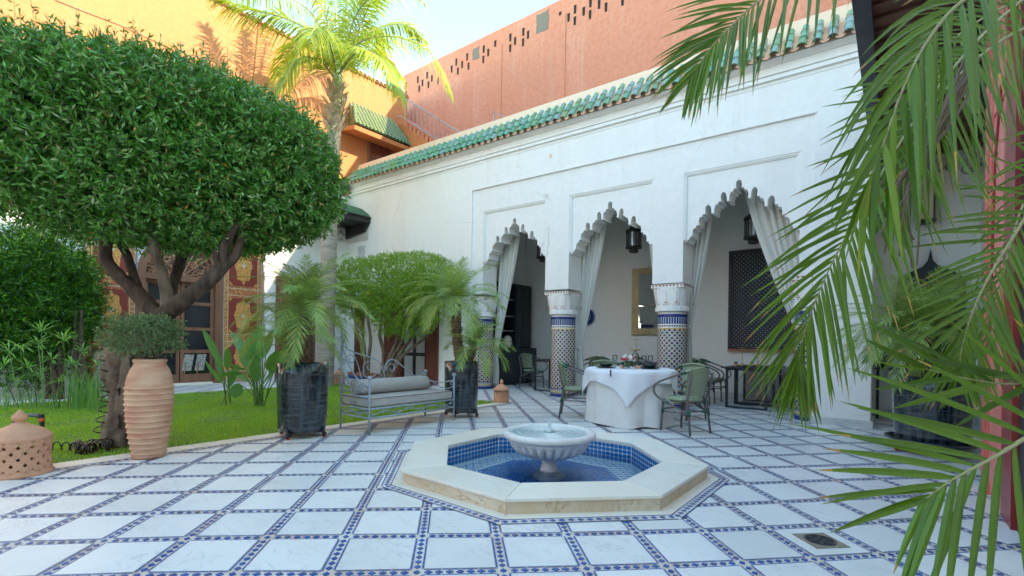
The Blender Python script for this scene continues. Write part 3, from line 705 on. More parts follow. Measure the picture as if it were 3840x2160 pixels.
wall(MB().box((-1.18, YW, 2.25), (-.9, 9.12, 4.17)), 'pier') if False else None
for x0, x1 in ((-8.12, -7.77), (-5.95, -5.36), (-3.54, -2.98)): pass
# cornice mouldings
for z0, z1, d in ((5.36, 5.39, .05), (5.39, 5.425, .028), (5.30, 5.312, .012), (5.45, 5.462, .035)):
    wall(MB().box((-13.45, YF - d, z0), (-0.27, YF + .02, z1)), 'cornice')
wall(MB().box((-8.14, YF - .012, 4.70), (-0.97, YF + .03, 4.735)), 'cornice')
# parapet behind the tiled eave, and terrace floor
wall(MB().add([(-13.45, 8.70, 5.9), (0.95, 8.70, 5.9), (0.95, 8.95, 6.42), (-13.45, 8.95, 6.42), (-13.45, 9.15, 6.42), (0.95, 9.15, 6.42), (0.95, 9.15, 5.9), (-13.45, 9.15, 5.9)],
     [(0, 1, 2, 3), (3, 2, 5, 4), (4, 5, 6, 7), (0, 3, 4, 7), (1, 6, 5, 2)]), 'parapet', 'plaster_cream')
wall(MB().box((-13.45, 9.1, 4.95), (0.95, YB, 5.1)), 'arcade_ceiling', 'plaster_inner')
wall(MB().box((-13.45, YB, 0), (0.95, YB + .3, 5.1)), 'back_wall', 'plaster_inner')
wall(MB().box((-8.75, 9.1, 0), (-8.55, YB, 4.95)), 'end_wall', 'plaster_inner')
wall(MB().box((-8.55, YB - .018, 0), (-.3, YB, .12)), 'back_skirting', 'marble_skirt')
# eave tiles
def barrel(r0_, r1_, L, n=7, th=0.012, up_=True):
    mb = MB(); vs = []; 
    for q, (r, y) in enumerate(((r0_, 0), (r1_, L))):
        for k in range(n): a = pi * k / (n - 1); vs.append((r * cos(a), y, r * sin(a)))
        for k in range(n): a = pi * k / (n - 1); vs.append(((r - th) * cos(a), y, (r - th) * sin(a)))
    N = 2 * n
    fs = [(k, k + 1, N + k + 1, N + k) for k in range(n - 1)] + [(n + k, N + n + k, N + n + k + 1, n + k + 1) for k in range(n - 1)] + [(k, n + k, n + k + 1, k + 1) for k in range(n - 1)] + [(N + k, N + k + 1, N + n + k + 1, N + n + k) for k in range(n - 1)]
    return mb.add(vs, fs)
pt_ = barrel(0.068, 0.058, 0.21).build('roof_tile', 'tile_green', ab, smooth=False)
nt_ = 68; slope = radians(52)
first = True
for k in range(nt_):
    x = -13.30 + k * (12.92 / (nt_ - 1))
    for c in range(3):
        # tile c: from the eave up the slope; y grows inwards
        yy = YF - 0.20 + c * 0.125; zz = 5.66 + c * 0.125 * math.tan(slope) * 0.98
        if c == 2: sc_ = (0.86, .8, 0.95)
        else: sc_ = (1, 1, 1)
        wx = sag(x, 0, zz)
        o = pt_ if first else share(pt_, 'roof_tile', (0, 0, 0), ab); first = False
        o.location = (x - ab.location.x + R(-.006, .006), yy - ab.location.y, wx[2] + .012 * c + R(-.005, .005))
        o.rotation_euler = (slope + R(-.04, .04), R(-.03, .03), R(-.03, .03)); o.scale = sc_
gut = MB()
for k in range(nt_ - 1):       # concave channel tiles between
    x = -13.30 + (k + .5) * (12.92 / (nt_ - 1)); n = 6; vs = []
    for (r, d) in ((.052, -.03), (.05, .42)):
        for q in range(n):
            a = pi + pi * q / (n - 1); y = YF - 0.20 + d * cos(slope); z = 5.665 + d * sin(slope)
            zz = sag(x, 0, z)[2] + r * sin(a) * .7; vs.append((x + r * cos(a), y, zz + .02))
        for q in range(n):
            a = pi + pi * q / (n - 1); y = YF - 0.20 + d * cos(slope); z = 5.665 + d * sin(slope)
            zz = sag(x, 0, z)[2] + (r + .013) * sin(a) * .7; vs.append((x + (r + .012) * cos(a), y - .002, zz + .018))
    N = 2 * n
    gut.add(vs, [(q, q + 1, N + q + 1, N + q) for q in range(n - 1)] + [(n + q, N + n + q, N + n + q + 1, n + q + 1) for q in range(n - 1)] + [(q, n + q, n + q + 1, q + 1) for q in range(n - 1)])
gut.build('channel_tiles', 'terracotta', ab, world=True, kind='stuff')
wall(MB().add([(-13.45, YF - .10, 5.66), (-.3, YF - .10, 5.66), (-.3, 8.72, 6.02), (-13.45, 8.72, 6.02), (-13.45, YF - .01, 5.60), (-.3, YF - .01, 5.60)], [(0, 1, 2, 3), (0, 4, 5, 1), (1, 5, 2), (0, 3, 4)]), 'eave_bed', 'plaster_white')
# little holes/marks in the plaster
c = WY(1386, 392, YF); MB().box((c.x - .035, YF - .004, c.z - .05), (c.x + .03, YF + .02, c.z + .045)).build('junction_box', 'plaster_cream', ab, world=True)
c = WY(1091, 479, YF); MB().box((c.x - .03, YF - .004, c.z - .05), (c.x + .03, YF + .02, c.z + .05)).build('junction_box', 'plaster_inner', ab, world=True)

# doors in the left stretch of the arcade wall (brown shutters folded open)
dr = thing('terrace_door', 'dark glazed door with red brown folding leaves behind the pomegranate', 'door', (-10.4, YF, 0))
MB().box((-10.62, YF - .02, 0.02), (-9.68, YF + .03, 2.4)).build('frame', 'wood_black', dr, world=True)
for x0, x1 in ((-10.56, -10.22), (-10.08, -9.74)):
    for z0, z1 in ((.12, .75), (.84, 1.5), (1.58, 2.3)): MB().box((x0, YF - .03, z0), (x1, YF - .01, z1)).build('pane', 'pane_curtain', dr, world=True)
for x0, x1 in ((-11.45, -10.63), (-9.67, -9.22)):
    o = MB().box((x0, YF - .06, 0.03), (x1, YF - .005, 2.35)).build('leaf', 'wood_red', dr, world=True)
    n = 2 if x1 - x0 > .6 else 1
    for q in range(n):
        a = x0 + (x1 - x0) * q / n + .06; b = x0 + (x1 - x0) * (q + 1) / n - .06
        for z0, z1 in ((.15, .95), (1.08, 2.22)): MB().box((a, YF - .075, z0), (b, YF - .058, z1)).build('panel', 'wood_red', o, world=True)
sh = thing('door_leaf', 'narrow red brown door leaf standing open beside the thin tree stems', 'door', (-12.5, YF, 0))
MB().box((-12.55, YF - .3, 0.03), (-12.48, YF - .005, 2.2)).build('board', 'wood_red', sh, world=True)
st = thing('tiled_step', 'low step with blue and terracotta tiles at the far white wall', 'step', (-11.9, YF - .2, 0))
MB().box((-12.9, YF - .28, 0), (-11.5, YF - .002, .10)).build('riser', 'tile_blue', st, world=True)
MB().box((-12.9, YF - .28, .10), (-11.5, YF - .002, .2)).build('tread', 'brick', st, world=True)

# ------------------------------------------------------------------ mosaic columns
def column(x, y, label):
    t = thing('tiled_column', label, 'column', (x, y, 0), 0, 'mosaic columns carrying the arcade')
    r = 0.262; H = 1.76
    MB().lathe([(r, 0), (r, H)], 40).build('shaft', 'tile_white', t, smooth=True)
    nc = 18; dz = 2 * pi * r / nc
    def piece(mb, a, z, s, kind, rad=r + .0025):
        P = []
        if kind == 'o': P = [(s * cos(radians(22.5 + 45 * k)), s * sin(radians(22.5 + 45 * k))) for k in range(8)]
        elif kind == 's': 
            P = [((s if k % 2 == 0 else s * .62) * cos(pi * k / 8 + pi / 8), (s if k % 2 == 0 else s * .62) * sin(pi * k / 8 + pi / 8)) for k in range(16)]
        elif kind == 'q': P = [(-s, 0), (0, -s), (s, 0), (0, s)]
        elif kind == 'r': P = [(-s * .32, -s), (s * .32, -s), (s * .32, s), (-s * .32, s)]
        mb.add([(rad * cos(a + u / r), rad * sin(a + u / r), z + v) for u, v in P], [tuple(range(len(P)))])
    bl, ye, nv = MB(), MB(), MB()
    z0 = 0.20; z1 = 1.42; rows = int((z1 - z0) / (dz / 2))
    for k in range(rows + 1):
        z = z0 + k * (z1 - z0) / rows
        for c in range(nc):
            a = (c + (0.5 if k % 2 else 0)) * 2 * pi / nc
            piece(bl, a, z, dz * .262, 'o')
            piece(ye, a + pi / nc, z, dz * .25, 's')
            for q in (-1, 1): piece(bl, a + q * pi / nc / 2, z + (z1 - z0) / rows / 2, dz * .085, 'q')
    for c in range(nc * 2):
        a = c * pi / nc
        piece(bl, a, 1.60, .052, 'r'); piece(bl, a, 1.50, .02, 'q'); piece(ye, a + pi / nc / 2, 1.50, .014, 'q')
        piece(bl, a, 0.155, .016, 'q'); piece(ye, a, 0.115, .02, 'q'); piece(bl, a, 0.04, .036, 'o'); piece(bl, a + pi / nc / 2, 0.04, .012, 'q')
    bl.build('blue_mosaic', 'tile_navy', t, kind='stuff'); ye.build('yellow_mosaic', 'tile_yellow', t, kind='stuff')
    for z, hh, mt in ((1.685, .03, 'tile_navy'), (1.545, .006, 'tile_navy'), (1.452, .012, 'tile_yellow'), (0.178, .006, 'tile_navy'), (0.088, .006, 'tile_navy')):
        MB().lathe([(r + .003, z - hh), (r + .003, z + hh)], 40, close=False).build('band', mt, t, smooth=True)
    # capital: neck ring, scalloped drum and square abacus
    MB().lathe([(.275, 1.765), (.31, 1.77), (.31, 1.84), (.30, 1.85), (.001, 1.85)], 16).build('neck', 'plaster_white', t)
    def capmod(r_, z, a):
        k = (z - 1.85) / .36; sq = 1 / max(abs(cos(a)), abs(sin(a))); rr = 0.272 + 0.0 * k
        rr = .285 * (1 + (min(sq, 1.22) - 1) * (0.25 + .75 * k)) + .02 * k
        rr -= .018 * (1 - abs(sin(a * 4)) ** .5) * (1 - k)
        return rr, z
    MB().lathe([(.3, 1.85 + .06 * k) for k in range(7)] + [(.3, 2.2)], 64, mod=capmod).build('capital', 'plaster_white', t, smooth=False)
    mb = MB(); tri_ = MB()
    for sx, sy in ((0, -1), (1, 0), (-1, 0)):
        tx, ty = -sy, sx
        for q in range(9):
            u = (q - 4) * .065
            for (h, ww, zz) in ((.05, .028, 2.245), (-.03, .022, 2.19)):
                d = .301 if h > 0 else .3
                P = [(u - ww, zz), (u + ww, zz), (u, zz - abs(h))]
                tri_.add([(sx * d + tx * a, sy * d + ty * a, b) for a, b in P], [(0, 1, 2)])
        for q in (-1, 0, 1):
            u = q * .19
            for dx, dz_ in ((0, .05), (-.022, .018), (.022, .018), (0, .018), (-.044, -.012), (.044, -.012), (0, -.012)):
                d = .327
                P = [(u + dx - .014, 1.89 + dz_), (u + dx + .014, 1.89 + dz_), (u + dx, 1.915 + dz_)]
                tri_.add([(sx * d + tx * a, sy * d + ty * a, b) for a, b in P], [(0, 1, 2)])
            tri_.add([(sx * .327 + tx * (u + a), sy * .327 + ty * (u + a), b) for a, b in ((-.003, 1.97), (.003, 1.97), (.003, 2.12), (-.003, 2.12))], [(0, 1, 2, 3)])
    MB().box((-.298, -.298, 2.19), (.298, .26, 2.252)).build('abacus', 'plaster_white', t)
    tri_.build('carved_notches', 'wood_carved', t, kind='stuff')
    return t
for xx, lb_ in ((-8.0, 'mosaic column half hidden by the potted palm at the left end of the arcade'), (-5.655, 'mosaic column between the cabinet arch and the mirror arch'), (-3.26, 'mosaic column right behind the laid table'), (-1.0, 'mosaic column beside the white pier, behind the near palm leaves')):
    column(xx, 8.89, lb_)

# ------------------------------------------------------------------ salmon wall behind the terrace
sw = thing('salmon_wall', 'tall salmon plastered wall with small slot holes behind the roof terrace', 'wall', (-6, YB, 0))
def stp(x): return 10.92 - (x + 14.7) * 0.022
mb = MB().add([(-14.3, YB + .02, 5), (8, YB + .02, 5), (8, YB + .02, stp(8)), (-14.3, YB + .02, stp(-14.3)), (-14.3, YB + .5, 5), (8, YB + .5, 5), (8, YB + .5, stp(8)), (-14.3, YB + .5, stp(-14.3))],
    [(0, 1, 2, 3), (7, 6, 5, 4), (3, 2, 6, 7), (0, 3, 7, 4), (1, 5, 6, 2)])
for v in range(1): pass
mb.build('wall', 'plaster_salmon', sw, world=True)
z = lambda x, y: (858.67 + x / 3, y / 3)
holes = [(575,600),(610,625),(585,668),(645,567),(655,637),(681,590),(485,645),(485,712),(865,468),(877,535),(909,485),(947,428),(957,498),(830,520),(1072,369),(1106,395),(1069,448),(1159,332),(1156,412),(1273,281),(1309,307),(1272,362),(1371,238),(1407,261),(1369,318),(1605,181),(1649,118),(1648,201),(1713,130),(1762,68),(1760,155),(1827,83),(1878,20),(1875,107),(1943,30),(1995,52),(726,607),(2120,5)]
for (x, y) in holes:
    c = WY(*z(x, y), YB); a = MB().obox((0, 0, 0), (.035, 0, 0), (0, .004, 0), (0, 0, .115))
    a.warp(lambda X, Y, Z: (X * (1 + .15 * sin(Z * 20)), Y, Z)); a.build('slot_hole', 'dark_room', sw, loc=(c.x + 6, .012, c.z))
for (x, y, s_) in ((1012, 402, .2), (1515, 163, .3)):
    c = WY(*z(x, y), YB); a = MB(); P = [(s_ * .72 * max(-1, min(1, 1.5 * cos(q * pi / 12))) * (1 + R(-.1, .1)), s_ * .9 * max(-1, min(1, 1.5 * sin(q * pi / 12))) * (1 + R(-.1, .1))) for q in range(24)]
    a.prism(P, .012, .03); a.build('bare_patch', 'cement_patch', sw, loc=(c.x + 6, 0, c.z))
for (x, w_) in ((-9.9, .35), (-7.7, .45)):
    MB().box((x, YB - .006, 5.2), (x + w_, YB + .02, 10.3)).build('pilaster_strip', 'plaster_salmon', sw, world=True)
MB().box((-14.3, YB - .035, 6.6), (.95, YB + .02, 6.66)).warp(sag).build('moulding', 'plaster_salmon', sw, world=True)
# iron spikes on top
for (x, y, dx, dy) in ((905, 395, -50, -35), (1685, 32, -35, -40)):
    a = WY(*z(x, y), YB + .2); b = WY(*z(x + dx, y + dy), YB + .2)
    MB().tube([a, b], .015, 5).build('iron_spike', 'iron_grey', sw, world=True)
# terrace + stairs with railing
tr = thing('terrace_stairs', 'orange plastered stair with thin grey iron railing on the roof terrace', 'stairs', (-12, 10.4, 6.2))
ysr = 10.3
A = WY(1020, 248, ysr); B = WY(1160, 335, ysr); C_ = WY(1013, 296, ysr); D_ = WY(1106, 356, ysr)
mb = MB(); mb.add([(C_.x - 1.2, ysr + .05, 5), (D_.x + .7, ysr + .05, 5), (D_.x + .7, ysr + .05, D_.z - .75), (C_.x - .1, ysr + .05, C_.z - .16), (C_.x - 1.2, ysr + .05, C_.z - .16)], [(0, 1, 2, 3, 4)])
v = [(x, YB, zz) for x, y, zz in mb.v]; mb.add(v, [(4, 3, 2, 1, 0)]); mb.f += [(0, 5, 6, 1), (1, 6, 7, 2), (2, 7, 8, 3), (3, 8, 9, 4)]; mb.mi += [0] * 4
mb.build('stair_wall', 'plaster_orange', tr, world=True)
for q in range(9):
    f = q / 9; p = C_.lerp(D_, f); MB().box((p.x, ysr + .06, p.z - .4), (p.x + .24, YB, p.z - .12)).build('step', 'plaster_salmon', tr, world=True)
rail = thing('iron_railing', 'grey painted iron stair railing against the salmon wall', 'railing', (A.x, ysr, A.z))
MB().tube([A, B], .022, 6).build('handrail', 'iron_grey', rail, world=True)
MB().tube([C_, D_], .018, 6).build('lower_rail', 'iron_grey', rail, world=True)
for q in range(13):
    f = q / 12; a = A.lerp(B, f * .93); 
    b = Vector((a.x, ysr, C_.z + (D_.z - C_.z) * ((a.x - C_.x) / (D_.x - C_.x))))
    MB().tube([a, b], .012, 5).build('baluster', 'iron_grey', rail, world=True)
    if q % 2: MB().lathe([(.001, -.03), (.03, 0), (.001, .03)], 6, c=(a + b) / 2).build('knop', 'iron_grey', rail, world=True)
MB().tube([C_ + Vector((-.05, 0, .04)), C_ + Vector((-.35, 0, .12))], .02, 6).build('rail_end', 'iron_grey', rail, world=True)
gr = thing('handrail_frame', 'small bare grey handrail standing on the terrace behind the parapet', 'railing', (-8.9, 9.6, 6.4))
a = WY(1242, 280, 9.7); b = WY(1275, 298, 9.7)
MB().tube([(a.x, 9.7, 6.3), (a.x, 9.7, a.z), b, (b.x + .9, 9.7, b.z - .5)], .022, 6).build('rail', 'iron_grey', gr, world=True)

# ------------------------------------------------------------------ orange building on the left
ob = thing('orange_building', 'tall orange plastered building with white ground floor on the left', 'building', (XL, 2, 0))
MB().box((XL - .4, -9, 4.95), (XL, 10.85, 9.62)).build('upper_wall', 'plaster_orange', ob, world=True)
MB().box((XL - 6, 10.6, 4.95), (XL - .38, 10.9, 9.62)).build('return_wall', 'plaster_orange', ob, world=True)
# white ground floor wall with openings for the doors
def lw(y0, y1, z0, z1): MB().box((XL - .35, y0, z0), (XL + .03, y1, z1)).build('white_wall', 'plaster_white', ob, world=True)
lw(-9, 2.3, 0, 5.2); lw(2.3, 6.05, 3.75, 5.2); lw(6.05, 8.7, 0, 5.2)
MB().box((XL - .1, -9, 5.36), (XL + .10, 8.5, 5.43)).build('cornice', 'plaster_white', ob, world=True)
MB().box((XL - .1, -9, 5.2), (XL + .03, 8.62, 5.95)).build('frieze_wall', 'plaster_white', ob, world=True)
MB().add([(XL + .18, -9, 5.72), (XL + .18, 8.6, 5.72), (XL, 8.6, 5.98), (XL, -9, 5.98), (XL, -9, 5.6), (XL, 8.6, 5.6)], [(0, 1, 2, 3), (0, 4, 5, 1)]).build('eave_bed', 'terracotta', ob, world=True)
for k in range(60):
    y = 8.42 - k * .19
    if y < 4: break
    for c in range(2):
        o = share(pt_, 'roof_tile', (.22 - c * .12, y - 2 + R(-.006, .006), 5.78 + c * .15), ob, rot=(slope, 0, radians(90)))
MB().box((XL - .39, 10.84, 9.60), (XL + .02, 10.9, 9.62)).build('edge', 'plaster_orange', ob, world=True) if False else None
# coping of small terracotta tiles
cp = barrel(.075, .07, .34).build('coping_tile', 'terracotta', ob)
ft_ = True
y = 10.75
while y > 2.2:
    o = cp if ft_ else share(cp, 'coping_tile', (0, 0, 0), ob); ft_ = False
    o.location = (.11, y - 2, 9.60); o.rotation_euler = (radians(12), 0, radians(90) + R(-.03, .03)); y -= .155
MB().box((XL - .42, -9, 9.62), (XL + .06, 10.9, 9.66)).build('coping_bed', 'plaster_cream', ob, world=True)
MB().tube([WX(140, 0, XL + .01), WX(210, 28, XL + .01), WX(310, 66, XL + .01), WX(420, 118, XL + .01)], .012, 5).build('cable', 'brick', ob, world=True)
# second line of terrace: small window with tiled hood
wd = thing('hooded_window', 'brown wooden shutter under a small green tiled hood on the orange wall', 'window', (XL, 9.9, 7.4))
a = WX(924, 340, XL); b = WX(983, 362, XL)
MB().box((XL, a.y, 6.3), (XL + .05, b.y, 7.86)).build('frame', 'wood_brown', wd, world=True)
wm = (a.y + b.y) / 2; ww = (b.y - a.y) / 2 - .08
sh_ = MB().box((XL + .05, a.y + .08, 6.3), (XL + .062, b.y - .08, 7.78)).build('shutter', 'wood_red', wd, world=True)
ap = [(wm + ww * .86 * cos(t * pi / 12), 6.85 + ww * .86 * 1.15 * sin(t * pi / 12)) for t in range(13)]
MB().tube([(XL + .07, p, q) for p, q in [(ap[0][0], 6.3)] + ap + [(ap[-1][0], 6.3)]], .02, 5).build('arch_bead', 'wood_brown', wd, world=True)
for q in range(7): MB().box((XL + .06, wm - ww * .8, 6.32 + q * .13), (XL + .085, wm + ww * .8, 6.41 + q * .13)).build('slat', 'wood_brown', wd, world=True)
_h0 = WX(893, 322, XL + .78); _h1 = WX(1035, 366, XL + .78); ya, yb_ = _h0.y, _h1.y; HZ = (_h0.z + _h1.z) / 2 - 8.05
hd = MB().add([(XL, ya, 8.08 + HZ), (XL + .75, ya, 7.94 + HZ), (XL + .75, yb_, 7.94 + HZ), (XL, yb_, 8.08 + HZ), (XL, ya, 8.22 + HZ), (XL + .78, ya, 8.06 + HZ), (XL + .78, yb_, 8.06 + HZ), (XL, yb_, 8.22 + HZ)], [(0, 3, 2, 1), (4, 5, 6, 7), (0, 1, 5, 4), (1, 2, 6, 5), (2, 3, 7, 6)])
hd.build('hood', 'plaster_orange', wd, world=True)
ht = barrel(.062, .056, .19).build('hood_tile', 'tile_oldgreen', wd); first = True
ncol = 16
for k in range(ncol):
    yy = ya + .06 + k * (yb_ - ya - .12) / (ncol - 1)
    for c in range(6):
        inset = 0.0
        o = ht if first else share(ht, 'hood_tile', (0, 0, 0), wd); first = False
        fy = c / 6 * .35; yy2 = min(max(yy, ya + .05 + fy), yb_ - .05 - fy)
        o.location = (.80 - c * .105, yy2 - 9.9, 8.10 + HZ - 7.4 + c * .15); o.rotation_euler = (radians(56), 0, radians(90) + R(-.05, .05))
MB().add([(XL, ya + .3, 9.08 + HZ), (XL, yb_ - .3, 9.08 + HZ), (XL + .76, yb_, 8.10 + HZ), (XL + .76, ya, 8.10 + HZ), (XL, ya + .3, 8.1 + HZ), (XL, yb_ - .3, 8.1 + HZ)], [(3, 2, 1, 0), (0, 4, 3), (1, 2, 5)]).build('hood_bed', 'tile_oldgreen', wd, world=True)

# painted entrance: carved arch, glazed leaves and painted shutters
en = thing('carved_doorway', 'arched brown doorway with carved fanlight and glazed double leaves', 'door', (XL, 4.12, 0))
y0, y1 = 3.22, 5.0; ym = (y0 + y1) / 2; zs = 2.62
def archpts(r, zc, n=16, sq=1.12): return [(ym + r * cos(pi * k / n), zc + r * sq * sin(pi * k / n)) for k in range(n + 1)]
def archring(ro, ri, x0, x1, mat, name):
    mb = MB(); a = archpts(ro, zs); b = archpts(ri, zs); n = len(a)
    vs = [(x0, *p) for p in a] + [(x0, *p) for p in b] + [(x1, *p) for p in a] + [(x1, *p) for p in b]
    mb.add(vs, [(2 * n + k, 2 * n + k + 1, 3 * n + k + 1, 3 * n + k) for k in range(n - 1)] + [(n + k, n + k + 1, 3 * n + k + 1, 3 * n + k)[::-1] for k in range(n - 1)] + [(k, k + 1, 2 * n + k + 1, 2 * n + k) for k in range(n - 1)])
    return mb.build(name, mat, en, world=True)
X = XL + .03
archring(1.02, .84, X - .3, X + .02, 'stucco_lace', 'stucco_surround'); archring(.88, .72, X - .3, X + .045, 'wood_brown', 'arch_frame')
MB().add([(X - .02, ym, zs)] + [(X - .02, *p) for p in archpts(.76, zs)], [(0, k + 1, k + 2) for k in range(16)]).build('fanlight', 'wood_lace', en, world=True)
for k in range(7):
    a = pi * (k + .5) / 7; MB().tube([(X, ym, zs), (X, ym + .74 * cos(a), zs + .82 * sin(a))], .018, 5).build('fan_rib', 'wood_carved', en, world=True)
for k in range(46):
    a = pi * (k % 23 + .5) / 23; r = .36 + .26 * (k // 23); c = (X, ym + r * cos(a), zs + .02 + r * 1.1 * sin(a))
    MB().tube(spiral(c, (0, 1, 0), (0, 0, 1), .045, .012, 0, 5.5, 12), .010, 4).build('carved_scroll', 'wood_carved', en, world=True)
MB().box((X - .1, y0, zs - .12), (X + .06, y1, zs + .02)).build('transom', 'wood_brown', en, world=True)
for a, b in ((y0, y0 + .17), (y1 - .17, y1)):
    MB().box((X - .3, a, 0), (X + .05, b, zs - .12)).build('jamb', 'wood_brown', en, world=True)
for a, b in ((y0 + .17, ym - .01), (ym + .01, y1 - .17)):
    lf = MB()
    lf.box((X - .12, a, 0.02), (X - .06, a + .07, zs - .12)).box((X - .12, b - .07, 0.02), (X - .06, b, zs - .12))
    for z0_, z1_ in ((0.02, .27), (.78, .86), (1.33, 1.41), (1.95, 2.03), (2.42, 2.5)): lf.box((X - .12, a + .07, z0_), (X - .06, b - .07, z1_))
    lo = lf.build('leaf', 'wood_brown', en, world=True)
    for z0_, z1_ in ((.27, .78), (.86, 1.33), (1.41, 1.95), (2.03, 2.42)): MB().box((X - .10, a + .07, z0_), (X - .095, b - .07, z1_)).build('pane', 'pane', lo, world=True)
for q, (yy, lbq) in enumerate(((4.28, 'patterned chair seen through the left half of the lowest right door pane'), (4.55, 'patterned chair seen through the right half of the lowest right door pane'))):
    ch = thing('upholstered_chair', lbq, 'chair', (X - .06, yy, 0), 0, 'patterned chairs behind the glass')
    MB().obox((.004, 0, .55), (.003, 0, 0), (0, .10, .0), (0, .03, .2)).build('backrest', 'chair_fabric', ch)
    MB().tube([(.012, -.08, .28), (.012, -.05, .4), (.012, -.06, .55)], .015, 5).build('arm', 'wood_carved', ch)
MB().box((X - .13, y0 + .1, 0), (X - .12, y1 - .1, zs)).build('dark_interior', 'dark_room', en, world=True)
MB().box((X - .1, y0 - .1, 0), (X + .12, y1 + .1, .02)).build('threshold', 'marble_cream', en, world=True)
def shutter(ya, yb, label):
    t = thing('painted_shutter', label, 'shutter', (XL, (ya + yb) / 2, 0), 0, 'painted shutters of the carved doorway')
    x = X; w_ = yb - ya; yc = (ya + yb) / 2
    MB().box((x - .3, ya, 0.06), (x + .03, yb, 3.75)).build('board', 'paint_border', t, world=True)
    MB().box((x + .03, ya + .005, 0.07), (x + .034, ya + .018, 3.75)).box((x + .03, yb - .018, 0.07), (x + .034, yb - .005, 3.75)).build('blue_line', 'paint_blue_line', t, world=True)
    mb = MB()
    for d in (.025, .115): mb.box((x + .03, ya + d, .08), (x + .036, ya + d + .012, 3.74)).box((x + .03, yb - d - .012, .08), (x + .036, yb - d, 3.74))
    for zz in (.08, .30, 1.06, 1.24, 2.26, 2.44, 3.66): mb.box((x + .03, ya + .03, zz), (x + .037, yb - .03, zz + .014))
    mb.build('cream_lines', 'paint_cream', t, world=True)
    cr = MB()
    for q in range(34):
        zz = .16 + q * .105
        for s_ in (ya + .075, yb - .075):
            cr.add([(x + .0375, s_ - .028, zz), (x + .0375, s_, zz - .045), (x + .0375, s_ + .028, zz), (x + .0375, s_, zz + .045)], [(0, 1, 2, 3)])
    cr.build('border_lozenges', 'paint_medallion', t, world=True, kind='stuff')
    for z0_, z1_ in ((.32, 1.04), (1.28, 2.22), (2.5, 3.62)):
        h_ = z1_ - z0_; zc = (z0_ + z1_) / 2
        g = MB().box((x + .03, ya + .15, z0_ + .02), (x + .042, yb - .15, z1_ - .02)).build('panel', 'paint_ground', t, world=True)
        P = []
        hw = (w_ - .3) * .30; hh = h_ * .42
        for k in range(32):
            a = 2 * pi * k / 32; rr = 1 + .09 * cos(8 * a); P.append((yc + hw * rr * cos(a) * (1 if abs(sin(a)) < .9 else .7), zc + hh * rr * sin(a)))
        MB().prism(P, x + .042, x + .046, 0).build('medallion', 'paint_medallion', g, world=True)
        P = [(yc + .07 * (1 if k % 2 == 0 else .45) * cos(pi * k / 4), zc + .09 * (1 if k % 2 == 0 else .45) * sin(pi * k / 4)) for k in range(8)]
        MB().prism(P, x + .046, x + .049, 0).build('star', 'paint_cream', g, world=True)
        mb = MB()
        for sy in (-1, 1):
            for sz_ in (-1, 1):
                cy, cz = yc + sy * (w_ / 2 - .155), zc + sz_ * (h_ / 2 - .025)
                mb.add([(x + .043, cy, cz), (x + .043, cy - sy * .09, cz), (x + .043, cy, cz - sz_ * .1)], [(0, 1, 2)])
        mb.build('corner_ornament', 'paint_medallion', g, world=True)
shutter(2.32, 3.22, 'painted orange and red door panel left of the glazed door behind the olive trunk')
shutter(5.0, 5.98, 'painted orange and red door panel right of the glazed door beside the strelitzia')
MB().box((XL - .3, 2.3, 0), (XL + .0, 6.0, .06)).build('plinth', 'marble_cream', en, world=True)
# brown arched door further right
bd = thing('lattice_door', 'brown door with carved lattice head behind the middle potted palm', 'door', (XL, 6.95, 0))
MB().box((X, 6.35, 0.02), (X + .05, 7.5, 2.9)).build('frame', 'wood_brown', bd, world=True)
MB().box((X + .05, 6.45, 2.05), (X + .06, 7.4, 2.8)).build('lattice_head', 'wood_lace', bd, world=True)
for a, b in ((6.45, 6.9), (6.95, 7.4)): MB().box((X + .05, a, .1), (X + .062, b, 1.95)).build('leaf', 'wood_red', bd, world=True)
for _a, _b in (((XL + .03, 5.99, 2.95), (XL + .04, 8.5, 3.25)), ((XL + .03, 5.99, .95), (XL + .038, 6.3, 1.25)), ((XL + .03, 7.6, .95), (XL + .038, 8.4, 1.25))):
    MB().box(_a, _b).build('carved_band', 'stucco_lace', ob, world=True)
o = MB().box((-12.95, YF - .008, .95), (-12.62, YF, 1.27)).build('carved_panel', 'stucco_lace', ab, world=True)
# green awning roof in the corner
aw = thing('green_awning', 'green rounded awning roof with black timber eave in the white corner', 'awning', (XL, 7.6, 4.5))
prof_ = [(0, 5.30), (.35, 5.27), (.75, 5.13), (1.08, 4.93), (1.22, 4.80)]
a0, a1 = 5.2, YF - .01
mb = MB(); n = len(prof_)
mb.add([(XL + p, a0, q) for p, q in prof_] + [(XL + p, a1, q) for p, q in prof_] + [(XL, a0, 4.75), (XL, a1, 4.75)], [(k, n + k, n + k + 1, k + 1) for k in range(n - 1)] + [tuple([2 * n] + list(range(n))), tuple([2 * n + 1] + list(range(2 * n - 1, n - 1, -1)))])
mb.build('canopy', 'awning_green', aw, world=True)
MB().box((XL + .04, a0, 4.62), (XL + 1.2, a1, 4.76)).build('eave_board', 'wood_black', aw, world=True)
MB().box((XL + .04, a0, 4.76), (XL + 1.24, a1, 4.80)).build('edge_moulding', 'wood_black', aw, world=True)
MB().add([(XL + 1.0, a1 - .1, 4.62), (XL + 1.18, a1 - .1, 4.62), (XL + 1.02, a1 - .1, 4.38), (XL + .04, a1 - .1, 4.28), (XL + .04, a1 - .1, 4.62), (XL + 1.0, a1, 4.62), (XL + 1.18, a1, 4.62), (XL + 1.02, a1, 4.38), (XL + .04, a1, 4.28)], [(0, 4, 3, 2, 1), (1, 2, 7, 6), (2, 3, 8, 7)]).build('bracket', 'wood_black', aw, world=True)
